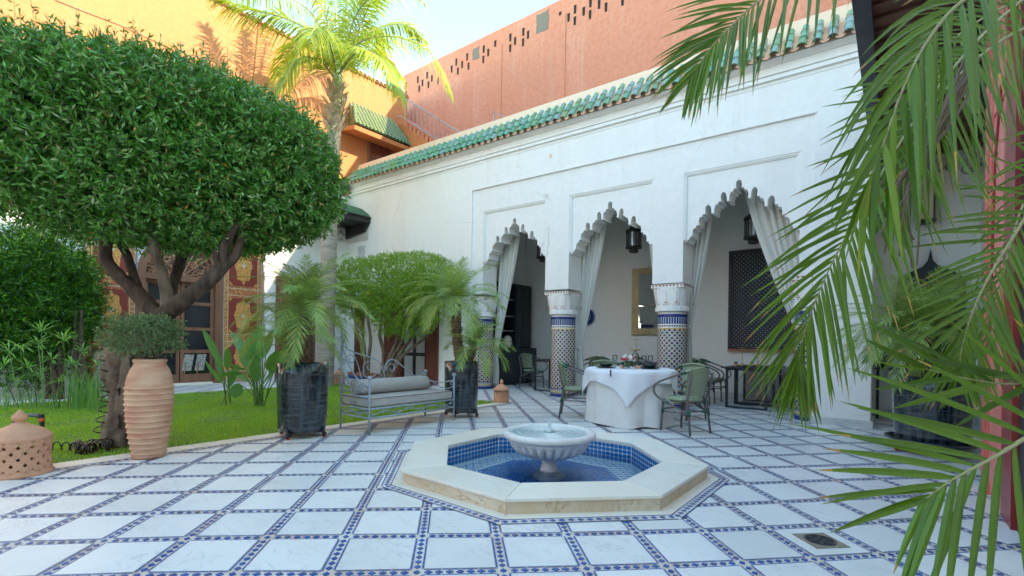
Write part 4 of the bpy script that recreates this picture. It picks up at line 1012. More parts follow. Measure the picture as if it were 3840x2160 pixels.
MB().box((XL + .03, 6.0, 4.2), (XL + .06, 8.56, 4.6)).box((XL + .05, YF - .03, 4.15), (XL + 1.1, YF - .001, 4.5)).build('carved_frieze', 'stucco_lace', aw, world=True)
MB().box((XL + .62, YF - .02, 3.55), (XL + .95, YF, 4.0)).build('lattice_window', 'tile_lace', ab, world=True)

# ------------------------------------------------------------------ right side: canopy, niche wall, red door
XR = 1.0
rb = thing('right_building', 'white building at the right edge under the dark wooden canopy', 'building', (XR, 8, 0))
MB().box((XR, 5.7, 0), (XR + .4, YB + .3, 5.9)).build('side_wall', 'plaster_white', rb, world=True)
MB().box((-.30, 10.2, 0), (XR, 10.5, 5.9)).build('niche_wall', 'plaster_white', rb, world=True)
MB().box((-.38, 9.1, 0), (-.30, 10.5, 5.9)).build('return_wall', 'plaster_white', rb, world=True)
MB().box((-.30, 10.165, 3.98), (XR, 10.2, 4.32)).build('carved_frieze', 'stucco_lace', rb, world=True)
MB().box((-.30, 10.15, 0), (XR, 10.2, .12)).box((XR - .04, 5.7, 0), (XR, 10.15, .12)).build('skirting', 'marble_skirt', rb, world=True)
MB().box((XR - .02, 5.7, 4.25), (XR + 8, YB + .5, 12.3)).build('unseen_upper_floor', 'plaster_white', rb, world=True)  # unseen mass, built this tall to keep sunlight off the courtyard
MB().box((2.7, -12, 0), (3.1, 4.2, 12.3)).build('unseen_shade_wall', 'plaster_white', rb, world=True)  # off-frame wall added to block the sun, white for neutral bounce
MB().box((2.68, 3.9, 0), (XR + 8, 5.8, 12.3)).build('unseen_shade_block', 'plaster_white', rb, world=True)  # off-frame block added to hold the courtyard in shade
sb = thing('south_building', 'unseen white building closing the courtyard behind the viewer', 'building', (-5, -9, 0))  # out of view; all white so the light it bounces stays neutral
MB().box((-14, -9.4, 0), (3, -9, 5)).build('ground_floor', 'plaster_white', sb, world=True)
MB().box((-14, -9.4, 5), (3, -9, 7)).build('unseen_upper_floor', 'plaster_white', sb, world=True)
cn = thing('timber_canopy', 'dark brown plank canopy with blue grey fascia above the right corner', 'canopy', (0, 7, 4.3))
MB().box((-.335, 5.0, 4.2), (-.20, 10.1, 4.62)).build('fascia', 'fascia', cn, world=True)
y = 5.12
while y < 10.05:
    MB().box((-.20, y, 4.36), (2.6, y + .19, 4.40)).build('plank', 'wood_dark', cn, world=True)
    MB().box((-.20, y + .2, 4.33), (2.6, y + .235, 4.41)).build('batten', 'wood_dark', cn, world=True); y += .24
MB().box((-.2, 5.0, 4.42), (2.6, 10.1, 4.6)).build('roof_board', 'wood_dark', cn, world=True)
for yy in (5.0, 6.6, 10.0): MB().box((-.2, yy, 4.22), (2.6, yy + .1, 4.41)).build('beam', 'wood_dark', cn, world=True)
rd = thing('red_door', 'red and pink panelled wooden door leaf standing open at the right edge', 'door', (.62, 5.0, 0))
MB().box((.60, 4.80, 0.0), (.66, 5.66, 4.19)).build('leaf', 'paint_pink', rd, world=True)
MB().box((.575, 5.50, 0.0), (.60, 5.66, 4.19)).box((.585, 5.40, 0.0), (.60, 5.49, 4.19)).build('stile', 'paint_red', rd, world=True)
for z0_, z1_ in ((.12, .95), (1.08, 2.9), (3.0, 4.1)): MB().box((.59, 4.86, z0_), (.602, 5.36, z1_)).build('panel', 'paint_pink', rd, world=True)
MB().tube([(.585, 5.33, 1.3), (.585, 5.2, 2.6), (.585, 4.95, 3.1)], .012, 5).build('painted_curve', 'paint_darkred', rd, world=True)
MB().box((.59, 4.43, 0), (.72, 4.80, 4.19)).build('edge_leaf', 'paint_darkred', rd, world=True)
MB().box((.62, 3.9, 0), (.9, 4.42, 4.19)).build('jamb', 'wood_black', rd, world=True)
MB().box((.70, 5.665, 0), (XR - .02, 6.05, 4.19)).box((XR - .03, 6.05, 0), (XR, 6.4, 4.0)).build('door_frame', 'wood_black', rd, world=True)
MB().box((.9, 4.0, 0), (2.7, 5.66, 4.19)).build('inner_wall', 'wood_black', rd, world=True)

# ogee mirror, console, vase, wall lantern
og = thing('ogee_mirror', 'black framed mirror with pointed ogee top behind the right potted palm', 'mirror', (.42, 10.19, 0))
P = [(-.42, .96), (.42, .96), (.42, 2.22), (.30, 2.36), (.10, 2.46), (.03, 2.56), (0, 2.74), (-.03, 2.56), (-.10, 2.46), (-.30, 2.36), (-.42, 2.22)]
MB().prism(P, -.05, 0).build('frame', 'wood_black', og)
MB().box((-.33, -.055, 1.03), (.33, -.05, 2.15)).build('glass', 'pane', og)
cs = thing('console_table', 'black console table under the ogee mirror', 'table', (.3, 9.95, 0))
MB().box((-.56, -.16, .80), (.56, .18, .84)).build('top', 'paint_black', cs)
for sx in (-.52, -.22, .52):
    MB().box((sx - .02, -.15, 0), (sx + .02, -.11, .80)).build('leg', 'paint_black', cs)
vs_ = thing('vase', 'black textured vase on the console table', 'vase', (-.16, 9.92, .841))
MB().lathe([(.001, 0), (.07, 0), (.10, .06), (.115, .16), (.105, .26), (.08, .31), (.075, .33), (.06, .33), (.001, .3)], 24, mod=lambda r, z, a: (r * (1 + .02 * sin(a * 12) * sin(z * 90)), z)).build('body', 'wood_black', vs_, smooth=True)
wl = thing('wall_lantern', 'tall brown metal lantern hanging on the white niche wall', 'lantern', (.36, 10.0, 3.1))
MB().box((-.09, -.09, .08), (.09, .09, .70)).build('panes', 'parchment', wl)
for sx in (-1, 1):
    for sy in (-1, 1): MB().box((sx * .09 - .012, sy * .09 - .012, .02), (sx * .09 + .012, sy * .09 + .012, .74)).build('post', 'iron_dark', wl)
MB().lathe([(.14, .70), (.10, .78), (.03, .84), (.02, .95), (.001, .97)], 8).build('cap', 'iron_dark', wl)
MB().lathe([(.001, 0), (.10, .02), (.13, .08), (.001, .08)], 8).build('base', 'iron_dark', wl)
sc_ = thing('iron_scroll_bracket', 'wrought iron scroll bracket above the wall lantern', 'bracket', (.75, 10.1, 4.0))
for q in range(4): MB().tube(spiral((-.3 + .2 * q, 0, -.1 + .08 * (q % 2)), (1, 0, 0), (0, 0, 1), .09, .02, q, q + 6, 16), .008, 5).build('scroll', 'iron_dark', sc_)

# ------------------------------------------------------------------ under the arcade
cb = thing('black_cabinet', 'black cabinet with glazed doors and drawers at the left end of the arcade', 'cabinet', (-8.3, 10.4, 0))
MB().box((-.25, -1.0, 0.02), (.22, .88, 1.0)).build('base', 'paint_black', cb)
for q in range(4):
    y0_ = -.98 + q * .465
    for zz in ((.08, .34), (.36, .62), (.64, .96)): MB().box((.22, y0_ + .01, zz[0]), (.236, y0_ + .455, zz[1])).build('drawer', 'paint_black', cb)
MB().box((-.25, -.7, 1.0), (-.22, .7, 2.75)).box((-.25, -.7, 1.0), (.14, -.66, 2.75)).box((-.25, .66, 1.0), (.14, .7, 2.75)).box((-.25, -.7, 2.70), (.14, .7, 2.75)).box((-.25, -.03, 1.0), (.14, 0, 2.7)).build('case', 'paint_black', cb)
for zz in (1.45, 1.85, 2.3): MB().box((-.22, -.66, zz), (.1, -.03, zz + .02)).build('shelf', 'iron_grey', cb)
for a, b in ((0, .33), (.34, .68)):
    d = MB().box((.14, a, 1.02), (.165, a + .06, 2.72)).box((.14, b - .06, 1.02), (.165, b, 2.72)).box((.14, a + .06, 1.02), (.165, b - .06, 1.1)).box((.14, a + .06, 2.64), (.165, b - .06, 2.72)).build('door', 'paint_black', cb)
    MB().box((.15, a + .06, 1.1), (.155, b - .06, 2.64)).build('pane', 'pane', d)
eg = thing('ostrich_egg', 'large white egg ornament on the open cabinet shelf', 'ornament', (-8.15, 10.05, 1.0))
MB().lathe([(.001 + .12 * sin(pi * k / 12), .17 - .17 * cos(pi * k / 12)) for k in range(13)], 20, close=False).build('shell', 'white_ceramic', eg, smooth=True)
MB().box((.09, -.05, .16), (.125, .06, .18)).build('stripe', 'wood_red', eg)
pl = thing('wall_plate', 'dark blue decorated plate hanging on the back wall', 'plate', (-6.43, YB - .02, 1.86))
MB().lathe([(.001, .0), (.12, 0), (.22, .03), (.225, .035), (.21, .035), (.12, .012), (.001, .012)], 32, close=False).warp(lambda x, y, z: (x, -z, y)).build('dish', 'tile_navy', pl, smooth=True)
MB().lathe([(.10, .016), (.115, .018), (.10, .016)], 32, close=False).warp(lambda x, y, z: (x, -z - .006, y)).build('ring', 'tile_white', pl)
mi = thing('brass_mirror', 'tall mirror in a hammered brass frame on the back wall', 'mirror', (-4.55, YB - .03, 2.2))
for a, b, c_, d in ((-.6, -.42, -.82, .82), (.42, .6, -.82, .82)): MB().box((a, -.04, c_), (b, .0, d)).build('frame_side', 'brass_frame', mi, bevel=.01)
for c_, d in ((-.82, -.66), (.66, .82)): MB().box((-.42, -.038, c_), (.42, 0, d)).build('frame_rail', 'brass_frame', mi, bevel=.01)
MB().box((-.42, -.02, -.66), (.42, -.012, .66)).build('glass', 'mirror', mi)
MB().tube([(-.2, -.01, .82), (-.08, -.01, 1.05), (.2, -.01, 1.05)], .006, 5).build('hanging_wire', 'iron_grey', mi)
ls = thing('lattice_screen', 'black crossed lattice screen on the back wall above brick sill', 'screen', (-2.1, YB - .03, 2.15))
W2, H2 = .78, 1.07
for a, b, c_, d in ((-W2, -W2 + .07, -H2, H2), (W2 - .07, W2, -H2, H2), (-W2 + .07, W2 - .07, -H2, -H2 + .07), (-W2 + .07, W2 - .07, H2 - .07, H2)): MB().box((a, -.05, c_), (b, 0, d)).build('frame', 'paint_black', ls)
for lay, sg in ((0, 1), (1, -1)):
    k = -3.0
    while k < 3.0:
        # line z = sg*x + k clipped to the frame
        pts = []
        for xx in (-W2 + .07, W2 - .07):
            zz = sg * xx + k
            if -H2 + .07 <= zz <= H2 - .07: pts.append((xx, zz))
        for zz in (-H2 + .07, H2 - .07):
            xx = (zz - k) / sg
            if -W2 + .07 < xx < W2 - .07: pts.append((xx, zz))
        if len(pts) == 2 and (Vector(pts[0]) - Vector(pts[1])).length > .06:
            p, q = Vector((pts[0][0], -.02 - lay * .012, pts[0][1])), Vector((pts[1][0], -.02 - lay * .012, pts[1][1]))
            t_ = (q - p); L = t_.length; t_.normalize()
            MB().obox((p + q) / 2, t_ * L / 2, (0, .005, 0), t_.cross(Vector((0, 1, 0))) * .021).build('slat', 'paint_black', ls)
        k += .088
MB().box((-W2 + .07, -.006, -H2 + .07), (W2 - .07, -.002, H2 - .07)).build('white_backing', 'plaster_white', ls)  # plain white sheet behind the slats
for k in range(7): MB().box((-W2 + k * .225, -.07, -H2 - .05), (-W2 + k * .225 + .215, 0, -H2 - .002)).build('brick', 'brick', ls)
sp = thing('steel_panel', 'brushed grey panel standing against the back wall behind the black table', 'panel', (-2.1, YB - .08, 0))
MB().box((-.42, -.03, .06), (.42, .0, .74)).build('sheet', 'steel', sp)

def metal_table(x, y, label):
    t = thing('black_table', label, 'table', (x, y, 0), 0, 'black metal tables under the arcade')
    MB().box((-.42, -.38, .735), (.42, .38, .755)).build('tabletop', 'paint_black', t, bevel=.003)
    for s_ in (-1, 1):
        yy = s_ * .31
        MB().box((-.35, yy - .018, 0), (-.31, yy + .018, .735)).box((.31, yy - .018, 0), (.35, yy + .018, .735)).box((-.31, yy - .018, 0), (.31, yy + .018, .036)).box((-.31, yy - .018, .70), (.31, yy + .018, .735)).build('leg_frame', 'paint_black', t)
    return t
metal_table(-2.12, 9.83, 'black metal table under the lattice screen, nearer to the courtyard')
metal_table(-2.14, 10.65, 'black metal table pushed against the back wall under the lattice screen')
metal_table(-6.45, 9.75, 'black metal table behind the column near the black cabinet')
metal_table(-4.35, 10.3, 'black table with two tall candle holders behind the laid table')

def bistro_chair(name, label, loc, rz):
    t = thing(name, label, 'chair', loc, rz, 'green woven bistro armchairs')
    seat = MB().lathe([(.001, .425), (.19, .425), (.215, .437), (.22, .452), (.205, .468), (.001, .474)], 28, close=False).warp(lambda x, y, z: (x * 1.02, y * 1.04, z))
    seat.build('seat', 'weave', t, smooth=True)
    bk = MB(); n = 10; rows = 8; vs = []
    for layer in (0, 1):
        for r_ in range(rows + 1):
            z = .50 + .35 * r_ / rows; lean = -.05 - (z - .5) * .20
            for k in range(n + 1):
                a = (k / n - .5) * 2; w_ = .185 + .035 * (r_ / rows); y = a * w_; x = -.185 + lean + .07 * a * a + layer * .014
                zz = z - (.03 * a * a if r_ == rows else 0)
                vs.append((x, y, zz))
    N = (n + 1) * (rows + 1)
    fs = []
    for r_ in range(rows):
        for k in range(n):
            i = r_ * (n + 1) + k; fs.append((i, i + 1, i + n + 2, i + n + 1)); fs.append((N + i, N + i + n + 1, N + i + n + 2, N + i + 1))
    bk.add(vs, fs); bk.build('backrest', 'weave', t, smooth=True)
    top = [(-.105 - .16 * 1 + .075 * (1 if abs(a) > .99 else a * a), a * .225, .855 - .035 * a * a) for a in [k / 6 - 1 for k in range(13)]]
    MB().tube(top, .017, 8).build('top_roll', 'weave', t, smooth=True)
    for s_ in (-1, 1):
        arm = smooth_path([(-.19, s_ * .225, .815), (-.05, s_ * .26, .755), (.12, s_ * .285, .69), (.235, s_ * .29, .63), (.275, s_ * .285, .55), (.235, s_ * .275, .475), (.11, s_ * .25, .405), (-.06, s_ * .22, .335), (-.20, s_ * .20, .29)], 5)
        MB().tube(arm, .0145, 8).build('arm', 'bamboo_frame', t, smooth=True)
        MB().tube([(-.255, s_ * .20, 0), (-.215, s_ * .195, .30), (-.195, s_ * .19, .46), (-.235, s_ * .205, .62), (-.265, s_ * .215, .80)], .0145, 8).build('leg', 'bamboo_frame', t, smooth=True)
        MB().tube([(.215, s_ * .205, 0), (.19, s_ * .19, .43)], .0145, 8).build('leg', 'bamboo_frame', t, smooth=True)
        for p, q in (((-.20, s_ * .222, .81), (-.13, s_ * .24, .785)), ((-.23, s_ * .196, .24), (-.21, s_ * .195, .33)), ((.20, s_ * .197, .24), (.195, s_ * .192, .30)), ((.192, s_ * .19, .37), (.19, s_ * .19, .43)), ((.06, s_ * .24, .385), (.1, s_ * .247, .405))):
            MB().tube([p, q], .021, 8).build('binding', 'wrap_green', t, smooth=True)
        MB().tube([(-.215, s_ * .195, .27), (.198, s_ * .195, .27)], .009, 6).build('stretcher', 'bamboo_frame', t)
        MB().tube([(-.21, s_ * .19, .27), (-.10, s_ * .12, .41)], .009, 6).build('brace', 'bamboo_frame', t)
    MB().tube([(.195, -.19, .30), (.195, .19, .30)], .009, 6).build('stretcher', 'bamboo_frame', t)
    MB().tube([(-.215, -.19, .30), (-.215, .19, .30)], .009, 6).build('stretcher', 'bamboo_frame', t)
    MB().lathe([(.17, .408), (.19, .408), (.19, .425), (.17, .425)], 24, close=False).build('seat_ring', 'bamboo_frame', t)
    return t
def ang(dx, dy): return atan2(dy, dx)
c0 = bistro_chair('bistro_chair', 'green woven armchair left of the laid table, side on to the view', (-3.93, 6.60, 0), ang(.85, .45))
for lb_, lc, a in (('green woven armchair at the right of the laid table, its back to the black tables', (-2.19, 6.46, 0), ang(-.94, .34)),
    ('pale green woven armchair behind the right end of the laid table', (-2.58, 7.62, 0), ang(-.35, -1)),
    ('pale green woven armchair behind the flowers of the laid table', (-3.95, 7.62, 0), ang(.55, -.8)),
    ('green armchair left of the nearer black table by the lattice screen', (-2.98, 9.72, 0), ang(1, .05)),
    ('green armchair left of the black table against the back wall', (-2.98, 10.55, 0), ang(1, .02)),
    ('green armchair right of the nearer black table, behind the column', (-1.38, 9.75, 0), ang(-1, .08)),
    ('green armchair right of the far black table, behind the column', (-1.36, 10.5, 0), ang(-1, .05)),
    ('green armchair beside the black cabinet', (-7.28, 10.0, 0), ang(1, -.1)),
    ('dark green armchair next to the tied white curtain', (-5.0, 9.95, 0), ang(.95, .3)),
    ('dark green armchair behind the wine glasses of the laid table', (-4.75, 10.85, 0), ang(.8, -.3)),
    ('green armchair on the far side of the table near the cabinet', (-5.62, 9.85, 0), ang(-1, 0)),
    ('dark armchair against the wall below the brass mirror', (-3.75, 10.9, 0), ang(-.2, -1))):
    dup(c0, lc, a, lb_)

# laid table
TC = (-3.07, 6.68)
tb = thing('round_table', 'round table hidden under white tablecloths', 'table', (*TC, 0))
MB().lathe([(.001, .77), (.58, .77), (.58, .79), (.001, .79)], 40, close=False).build('tabletop', 'wood_brown', tb)
MB().lathe([(.25, 0), (.25, .03), (.05, .06), (.05, .77)], 20).build('pedestal', 'wood_brown', tb)
uc = MB()
def skirt(r, z, a):
    k = max(0, (.79 - z) / .79); f = sin(a * 9 + 1.2 * sin(a * 2 + 1)) * .5 + .5 * sin(a * 5 + 2)
    f2 = abs(sin(a * 4.5 + .4)) ** .5
    return (r * (1 + .11 * k ** .7 * f * .6 + .06 * k ** .7 * f2), z + (.012 * sin(a * 6) * k if z < .1 else 0))
uc.lathe([(.595, .796), (.602, .78), (.603, .74), (.598, .6), (.594, .4), (.592, .22), (.592, .1), (.594, .02)], 180, mod=skirt, close=False)
uc.build('under_cloth', 'linen', None, loc=(*TC, 0), smooth=True)
o = bpy.data.objects['under_cloth']; o['label'] = 'cream linen floor length cloth hanging in folds round the table'; o['category'] = 'tablecloth'
oc = MB(); n = 36; S = .80; vs = []
rot = radians(12)
def drape(u, v):
    x, y = u, v; r = sqrt(x * x + y * y); R0 = .612
    a = atan2(y, x)
    if r <= R0: return (x, y, .802 + (.0008 * sin(x * 30) * sin(y * 22)))
    d = r - R0
    fold = .035 * sin(a * 8 + .7) * min(1, d / .15) + .02 * sin(a * 13)* min(1, d / .2)
    rr = R0 + .012 + fold * .7 + .028 + .03 * d
    k = min(1, d / .05)
    rr = R0 + (rr - R0) * k
    return (rr * cos(a), rr * sin(a), .802 - max(0, d - .012))
n = 72
for i in range(n + 1):
    for j in range(n + 1):
        vs.append(drape((i / n - .5) * 2 * S, (j / n - .5) * 2 * S))
oc.add(vs, [(i * (n + 1) + j, (i + 1) * (n + 1) + j, (i + 1) * (n + 1) + j + 1, i * (n + 1) + j + 1) for i in range(n) for j in range(n)])
o = oc.build('overlay_cloth', 'cloth', None, smooth=True, loc=(*TC, 0)); o.rotation_euler = (0, 0, radians(-23))
sm = o.modifiers.new('thick', 'SOLIDIFY'); sm.thickness = .003
o['label'] = 'square white overlay cloth hanging in points over the cream linen'; o['category'] = 'tablecloth'
def on_table(x, y, t, z=.806): p = AT(x, y, t); return (p.x, p.y, z)
def plates(label, p):
    t = thing('plate_setting', label, 'plate', p, 0, 'black plates on the laid table')
    MB().lathe([(.001, 0), (.09, 0), (.15, .012), (.152, .016), (.14, .014), (.001, .008)], 32, close=False).build('plate', 'plate_black', t, smooth=True)
    MB().lathe([(.001, .014), (.05, .014), (.09, .035), (.105, .06), (.10, .062), (.085, .04), (.001, .025)], 32, close=False).build('bowl', 'plate_black', t, smooth=True)
plates('black plate and bowl at the left of the laid table', (-3.33, 6.42, .806))
plates('black plate and bowl at the right front of the laid table', (-2.79, 6.72, .806))
plates('black plate and bowl at the right rear of the laid table', (-2.93, 7.06, .806))
def wineglass(label, p, s_=1.0):
    t = thing('wine_glass', label, 'glass', p, 0, 'wine glasses on the laid table')
    MB().lathe([(.001, 0), (.032, .001), (.005, .006), (.0045, .075), (.02, .085), (.036, .115), (.038, .14), (.032, .185), (.0305, .185), (.036, .14), (.034, .117), (.018, .09), (.001, .085)], 20, close=False).warp(lambda x, y, z: (x * s_, y * s_, z * s_)).build('glass', 'glass', t, smooth=True)
wineglass('leftmost wine glass on the laid table, left of the flowers', (-3.33, 6.70, .806))
wineglass('wine glass just left of the flowers', (-3.20, 6.83, .806))
wineglass('wine glass just right of the flowers', (-2.93, 6.85, .806))
wineglass('rightmost wine glass near the stacked plates', (-2.86, 6.92, .806))
def tealight(label, p):
    t = thing('tealight_cup', label, 'candle', p, 0, 'terracotta tealight cups')
    MB().lathe([(.001, 0), (.03, 0), (.03, .05), (.001, .05)], 16).build('cup', 'terracotta', t)
    MB().lathe([(.03, .05), (.03, .085), (.026, .085), (.026, .05)], 16, close=False).build('green_rim', 'wrap_green', t)
tealight('terracotta tealight cup left of the flower vase', (-3.10, 6.46, .806)); tealight('terracotta tealight cup right of the flower vase', (-2.83, 6.50, .806) if False else (-2.92, 6.58, .806))
fv = thing('flower_vase', 'square glass vase with white and red flowers on the laid table', 'vase', (-3.02, 6.50, .806))
MB().box((-.055, -.055, 0), (.055, .055, .10)).build('vase', 'glass', fv)
g_ = MB()
for k in range(60):
    a = R(0, 6.28); g_.tube([(R(-.02, .02), R(-.02, .02), .012), (.04 * cos(a), .04 * sin(a), .05), (.035 * cos(a), .035 * sin(a), .11)], .003, 4)
g_.build('stems', 'leaf_strel', fv)
for k in range(26):
    a = R(0, 6.28); e = R(.1, 1.3); r_ = .085; c = (r_ * cos(a) * cos(e), r_ * sin(a) * cos(e), .11 + .07 * sin(e)); mt = 'flower_red' if k % 3 == 0 else 'flower_white'
    b = MB()
    for q in range(14):
        d = Vector((R(-1, 1), R(-1, 1), R(-.2, 1))).normalized() * .022; s_ = d.orthogonal().normalized() * .013; u_ = d.cross(s_).normalized() * .013; cc = Vector(c) + d
        b.add([cc - s_, cc - u_, cc + s_ + d * .2, cc + u_ + d * .2], [(0, 1, 2, 3)])
    b.build('blossom', mt, fv)
dc = thing('decanter_lamp', 'clear glass candle lamp with a flat brass top behind the flowers', 'lamp', (-3.13, 6.98, .806))
MB().lathe([(.001, .0), (.04, .0), (.045, .02), (.02, .06), (.05, .10), (.062, .14), (.05, .19), (.022, .225), (.02, .25), (.001, .25)], 24, close=False).build('glass_body', 'glass', dc, smooth=True)
MB().lathe([(.001, .25), (.03, .25), (.10, .27), (.10, .275), (.001, .275)], 24, close=False).build('brass_top', 'brass', dc, smooth=True)
def candleholder(label, p, h=.33):
    t = thing('brass_lamp', label, 'lamp', p, 0, 'slim brass table lamps')
    MB().lathe([(.001, 0), (.055, 0), (.055, .035), (.012, .045), (.012, .06), (.001, .06)], 20, close=False).build('base', 'brass', t, smooth=True)
    MB().tube([(0, 0, .05), (0, 0, h)], .007, 8).build('stem', 'brass', t)
    MB().lathe([(.001, h), (.075, h), (.075, h + .008), (.001, h + .008)], 20, close=False).build('disc', 'brass', t)
candleholder('slim brass lamp on the far black table, left one behind the flowers', (-4.55, 10.22, .756), .50)
candleholder('slim brass lamp on the far black table, right one behind the flowers', (-4.08, 10.42, .756), .50)
candleholder('slim brass lamp at the left end of the table below the lattice screen', (-2.30, 10.0, .756), .36)
candleholder('slim brass lamp at the right of the pair below the lattice screen', (-2.10, 10.35, .756), .36)
for p, lb_ in (((-2.42, 10.02, .756), 'terracotta candle cup left of the pair of brass lamps'), ((-2.22, 10.42, .756), 'terracotta candle cup between the pair of brass lamps')): tealight(lb_, p)
tc_ = thing('cloth_clip', 'small dark clip holding the overlay cloth at the table edge', 'clip', (-3.06, 6.04, .76))
MB().box((-.008, -.012, -.05), (.008, .0, .045)).build('clip', 'iron_dark', tc_)

# hanging lanterns
def hlantern(x, y, zc, label):
    t = thing('hanging_lantern', label, 'lantern', (x, y, zc), 0, 'pierced metal lanterns hanging in the arches')
    H = .17; r = .155
    for k in range(16):
        a = 2 * pi * k / 16; rr = r * (1 if k % 2 else .93)
        MB().tube([(rr * cos(a), rr * sin(a), -H), (rr * cos(a), rr * sin(a), H * .95)], .009, 5).build('bar', 'iron_dark', t)
    MB().lathe([(.145, -.16), (.145, .155)], 16, close=False).build('glass_drum', 'parchment' if False else 'steel', t)
    for z0_ in (-.20, .15): MB().lathe([(.14, z0_), (.175, z0_ + .01), (.175, z0_ + .045), (.15, z0_ + .055), (.001, z0_ + .055)], 16, close=False).build('rim', 'iron_dark', t)
    MB().lathe([(.001, -.29), (.085, -.285), (.10, -.25), (.11, -.24), (.06, -.235), (.07, -.2), (.14, -.195)], 16, close=False).build('bottom_cup', 'iron_dark', t)
    MB().lathe([(.12, .20), (.115, .24), (.08, .29), (.03, .33), (.02, .36), (.001, .37)], 16, close=False).build('dome', 'iron_dark', t, smooth=True)
    for k in range(8):
        a = 2 * pi * k / 8; MB().lathe([(.008, 0), (.012, .02), (.001, .05)], 6, c=(r * cos(a), r * sin(a), .2), close=False).build('finial', 'iron_dark', t)
    MB().tube([(0, 0, .36), (0, 0, 4.95 * (1 - .0037 * (x + .5)) - zc)], .008, 5).build('chain', 'iron_dark', t)
hlantern(-4.53, 9.95, 3.45, 'pierced metal lantern hanging in the middle arch'); hlantern(-2.12, 9.95, 3.37, 'pierced metal lantern hanging in the right arch beside the curtain'); hlantern(-6.95, 9.95, 3.47, 'pierced metal lantern mostly hidden behind the left arch')

# curtains: gathered cloth from the arch to a tie near the column
def curtain(label, top, tie, bot, yy, wt, wb, nfold=7):
    t = thing('curtain', label, 'curtain', (tie[0], yy, 0), 0, 'white curtains tied back in the arches')
    rows = 26; n = nfold * 8; vs = []
    for r_ in range(rows + 1):
        f = r_ / rows
        if f < .7:
            g = f / .7; e = g ** 1.5; cx = top[0] + (tie[0] - top[0]) * (g ** 1.15); w_ = wt + (.055 - wt) * (g ** 1.4); z_ = top[1] + (tie[1] - top[1]) * g; am = .045 * (1 - g * .6)
        else:
            g = (f - .7) / .3; cx = tie[0] + (bot[0] - tie[0]) * g; w_ = .055 + (wb - .055) * min(1, g * 1.6) ; z_ = tie[1] + (bot[1] - tie[1]) * g; am = .02 + .02 * g
        for k in range(n + 1):
            u = k / n - .5; ph = u * nfold * 2 * pi + .6 * sin(f * 4 + u * 9)
            sl_ = top[2] if len(top) > 2 else 0
            vs.append((cx - tie[0] + u * 2 * w_, am * sin(ph) + .01 * sin(ph * 2.3 + f * 7), z_ + sl_ * u * 2 * max(0, 1 - f * 1.4)))
    mb = MB(); mb.add(vs, [(r_ * (n + 1) + k, r_ * (n + 1) + k + 1, (r_ + 1) * (n + 1) + k + 1, (r_ + 1) * (n + 1) + k) for r_ in range(rows) for k in range(n)])
    o = mb.build('cloth', 'curtain', t, smooth=True); s_ = o.modifiers.new('thick', 'SOLIDIFY'); s_.thickness = .006
    tz = tie[1]; MB().lathe([(.07, -.025), (.08, 0), (.07, .025)], 16, c=(0, 0, tz), close=False).build('tieback', 'curtain', t, smooth=True)
yc_ = 9.17
def P2(x, y): p = WY(x, y, yc_); return p.x
curtain('left curtain of the left arch', (-7.34, 4.0), (-7.80, .95), (-7.84, .06), yc_, .27, .13, 5)
curtain('left curtain of the middle arch', (-5.00, 4.15), (-5.41, 1.05), (-5.36, .04), yc_, .26, .11, 5)
curtain('right curtain of the middle arch', (-3.78, 4.1), (-3.50, 1.2), (-3.48, .05), yc_, .17, .10, 4)
curtain('left curtain of the right arch', (-2.80, 4.05), (-3.05, 1.5), (-3.05, .05), yc_, .22, .08, 5)
curtain('wide right curtain of the right arch, gathered towards the pier', (-1.62, 4.15), (-1.06, .95), (-1.06, .03), yc_, .55, .10, 8)
curtain('right curtain of the left arch', (-6.1, 4.05), (-5.98, 1.3), (-5.98, .05), yc_ + .05, .08, .06, 3)

# ------------------------------------------------------------------ daybed
BX0, BX1, BY0, BY1 = -5.64, -5.02, 3.53, 4.97
bdx = thing('iron_daybed', 'pale blue wrought iron daybed with scrolled back and sides', 'daybed', ((BX0 + BX1) / 2, (BY0 + BY1) / 2, 0))
def bt(name, pts, r, n=8): return MB().tube(pts, r, n).build(name, 'iron_blue', bdx, world=True, smooth=True)
for (x, y, h) in ((BX0, BY0, 1.22), (BX1, BY0, .68), (BX1, BY1, .66), (BX0, BY1, .68)):
    bt('post', [(x, y, 0), (x, y, h)], .013)
    MB().lathe([(.001, 0), (.018, 0), (.018, .006), (.001, .006)], 12, c=(x, y, 0), close=False).build('foot', 'iron_blue', bdx, world=True)
    if h < 1: MB().lathe([(.001 + .028 * sin(pi * k / 10), .028 - .028 * cos(pi * k / 10)) for k in range(11)], 16, c=(x, y, h - .01), close=False).build('ball_finial', 'iron_blue', bdx, world=True, smooth=True)
    else: MB().lathe([(.013, 0), (.016, .02), (.001, .07)], 10, c=(x, y, h), close=False).build('point_finial', 'iron_blue', bdx, world=True)
for z_ in (.205, .315):
    bt('rail', [(BX1, BY0, z_), (BX1, BY1, z_)], .012); bt('rail', [(BX0, BY0, z_), (BX1, BY0, z_)], .011); bt('rail', [(BX0, BY1, z_), (BX1, BY1, z_)], .011); bt('rail', [(BX0, BY0, z_), (BX0, BY1, z_)], .011)
bt('rail', [(BX0, BY0, .46), (BX1, BY0, .46)], .011); bt('rail', [(BX0, BY0, .5), (BX0, BY1, .5)], .011)
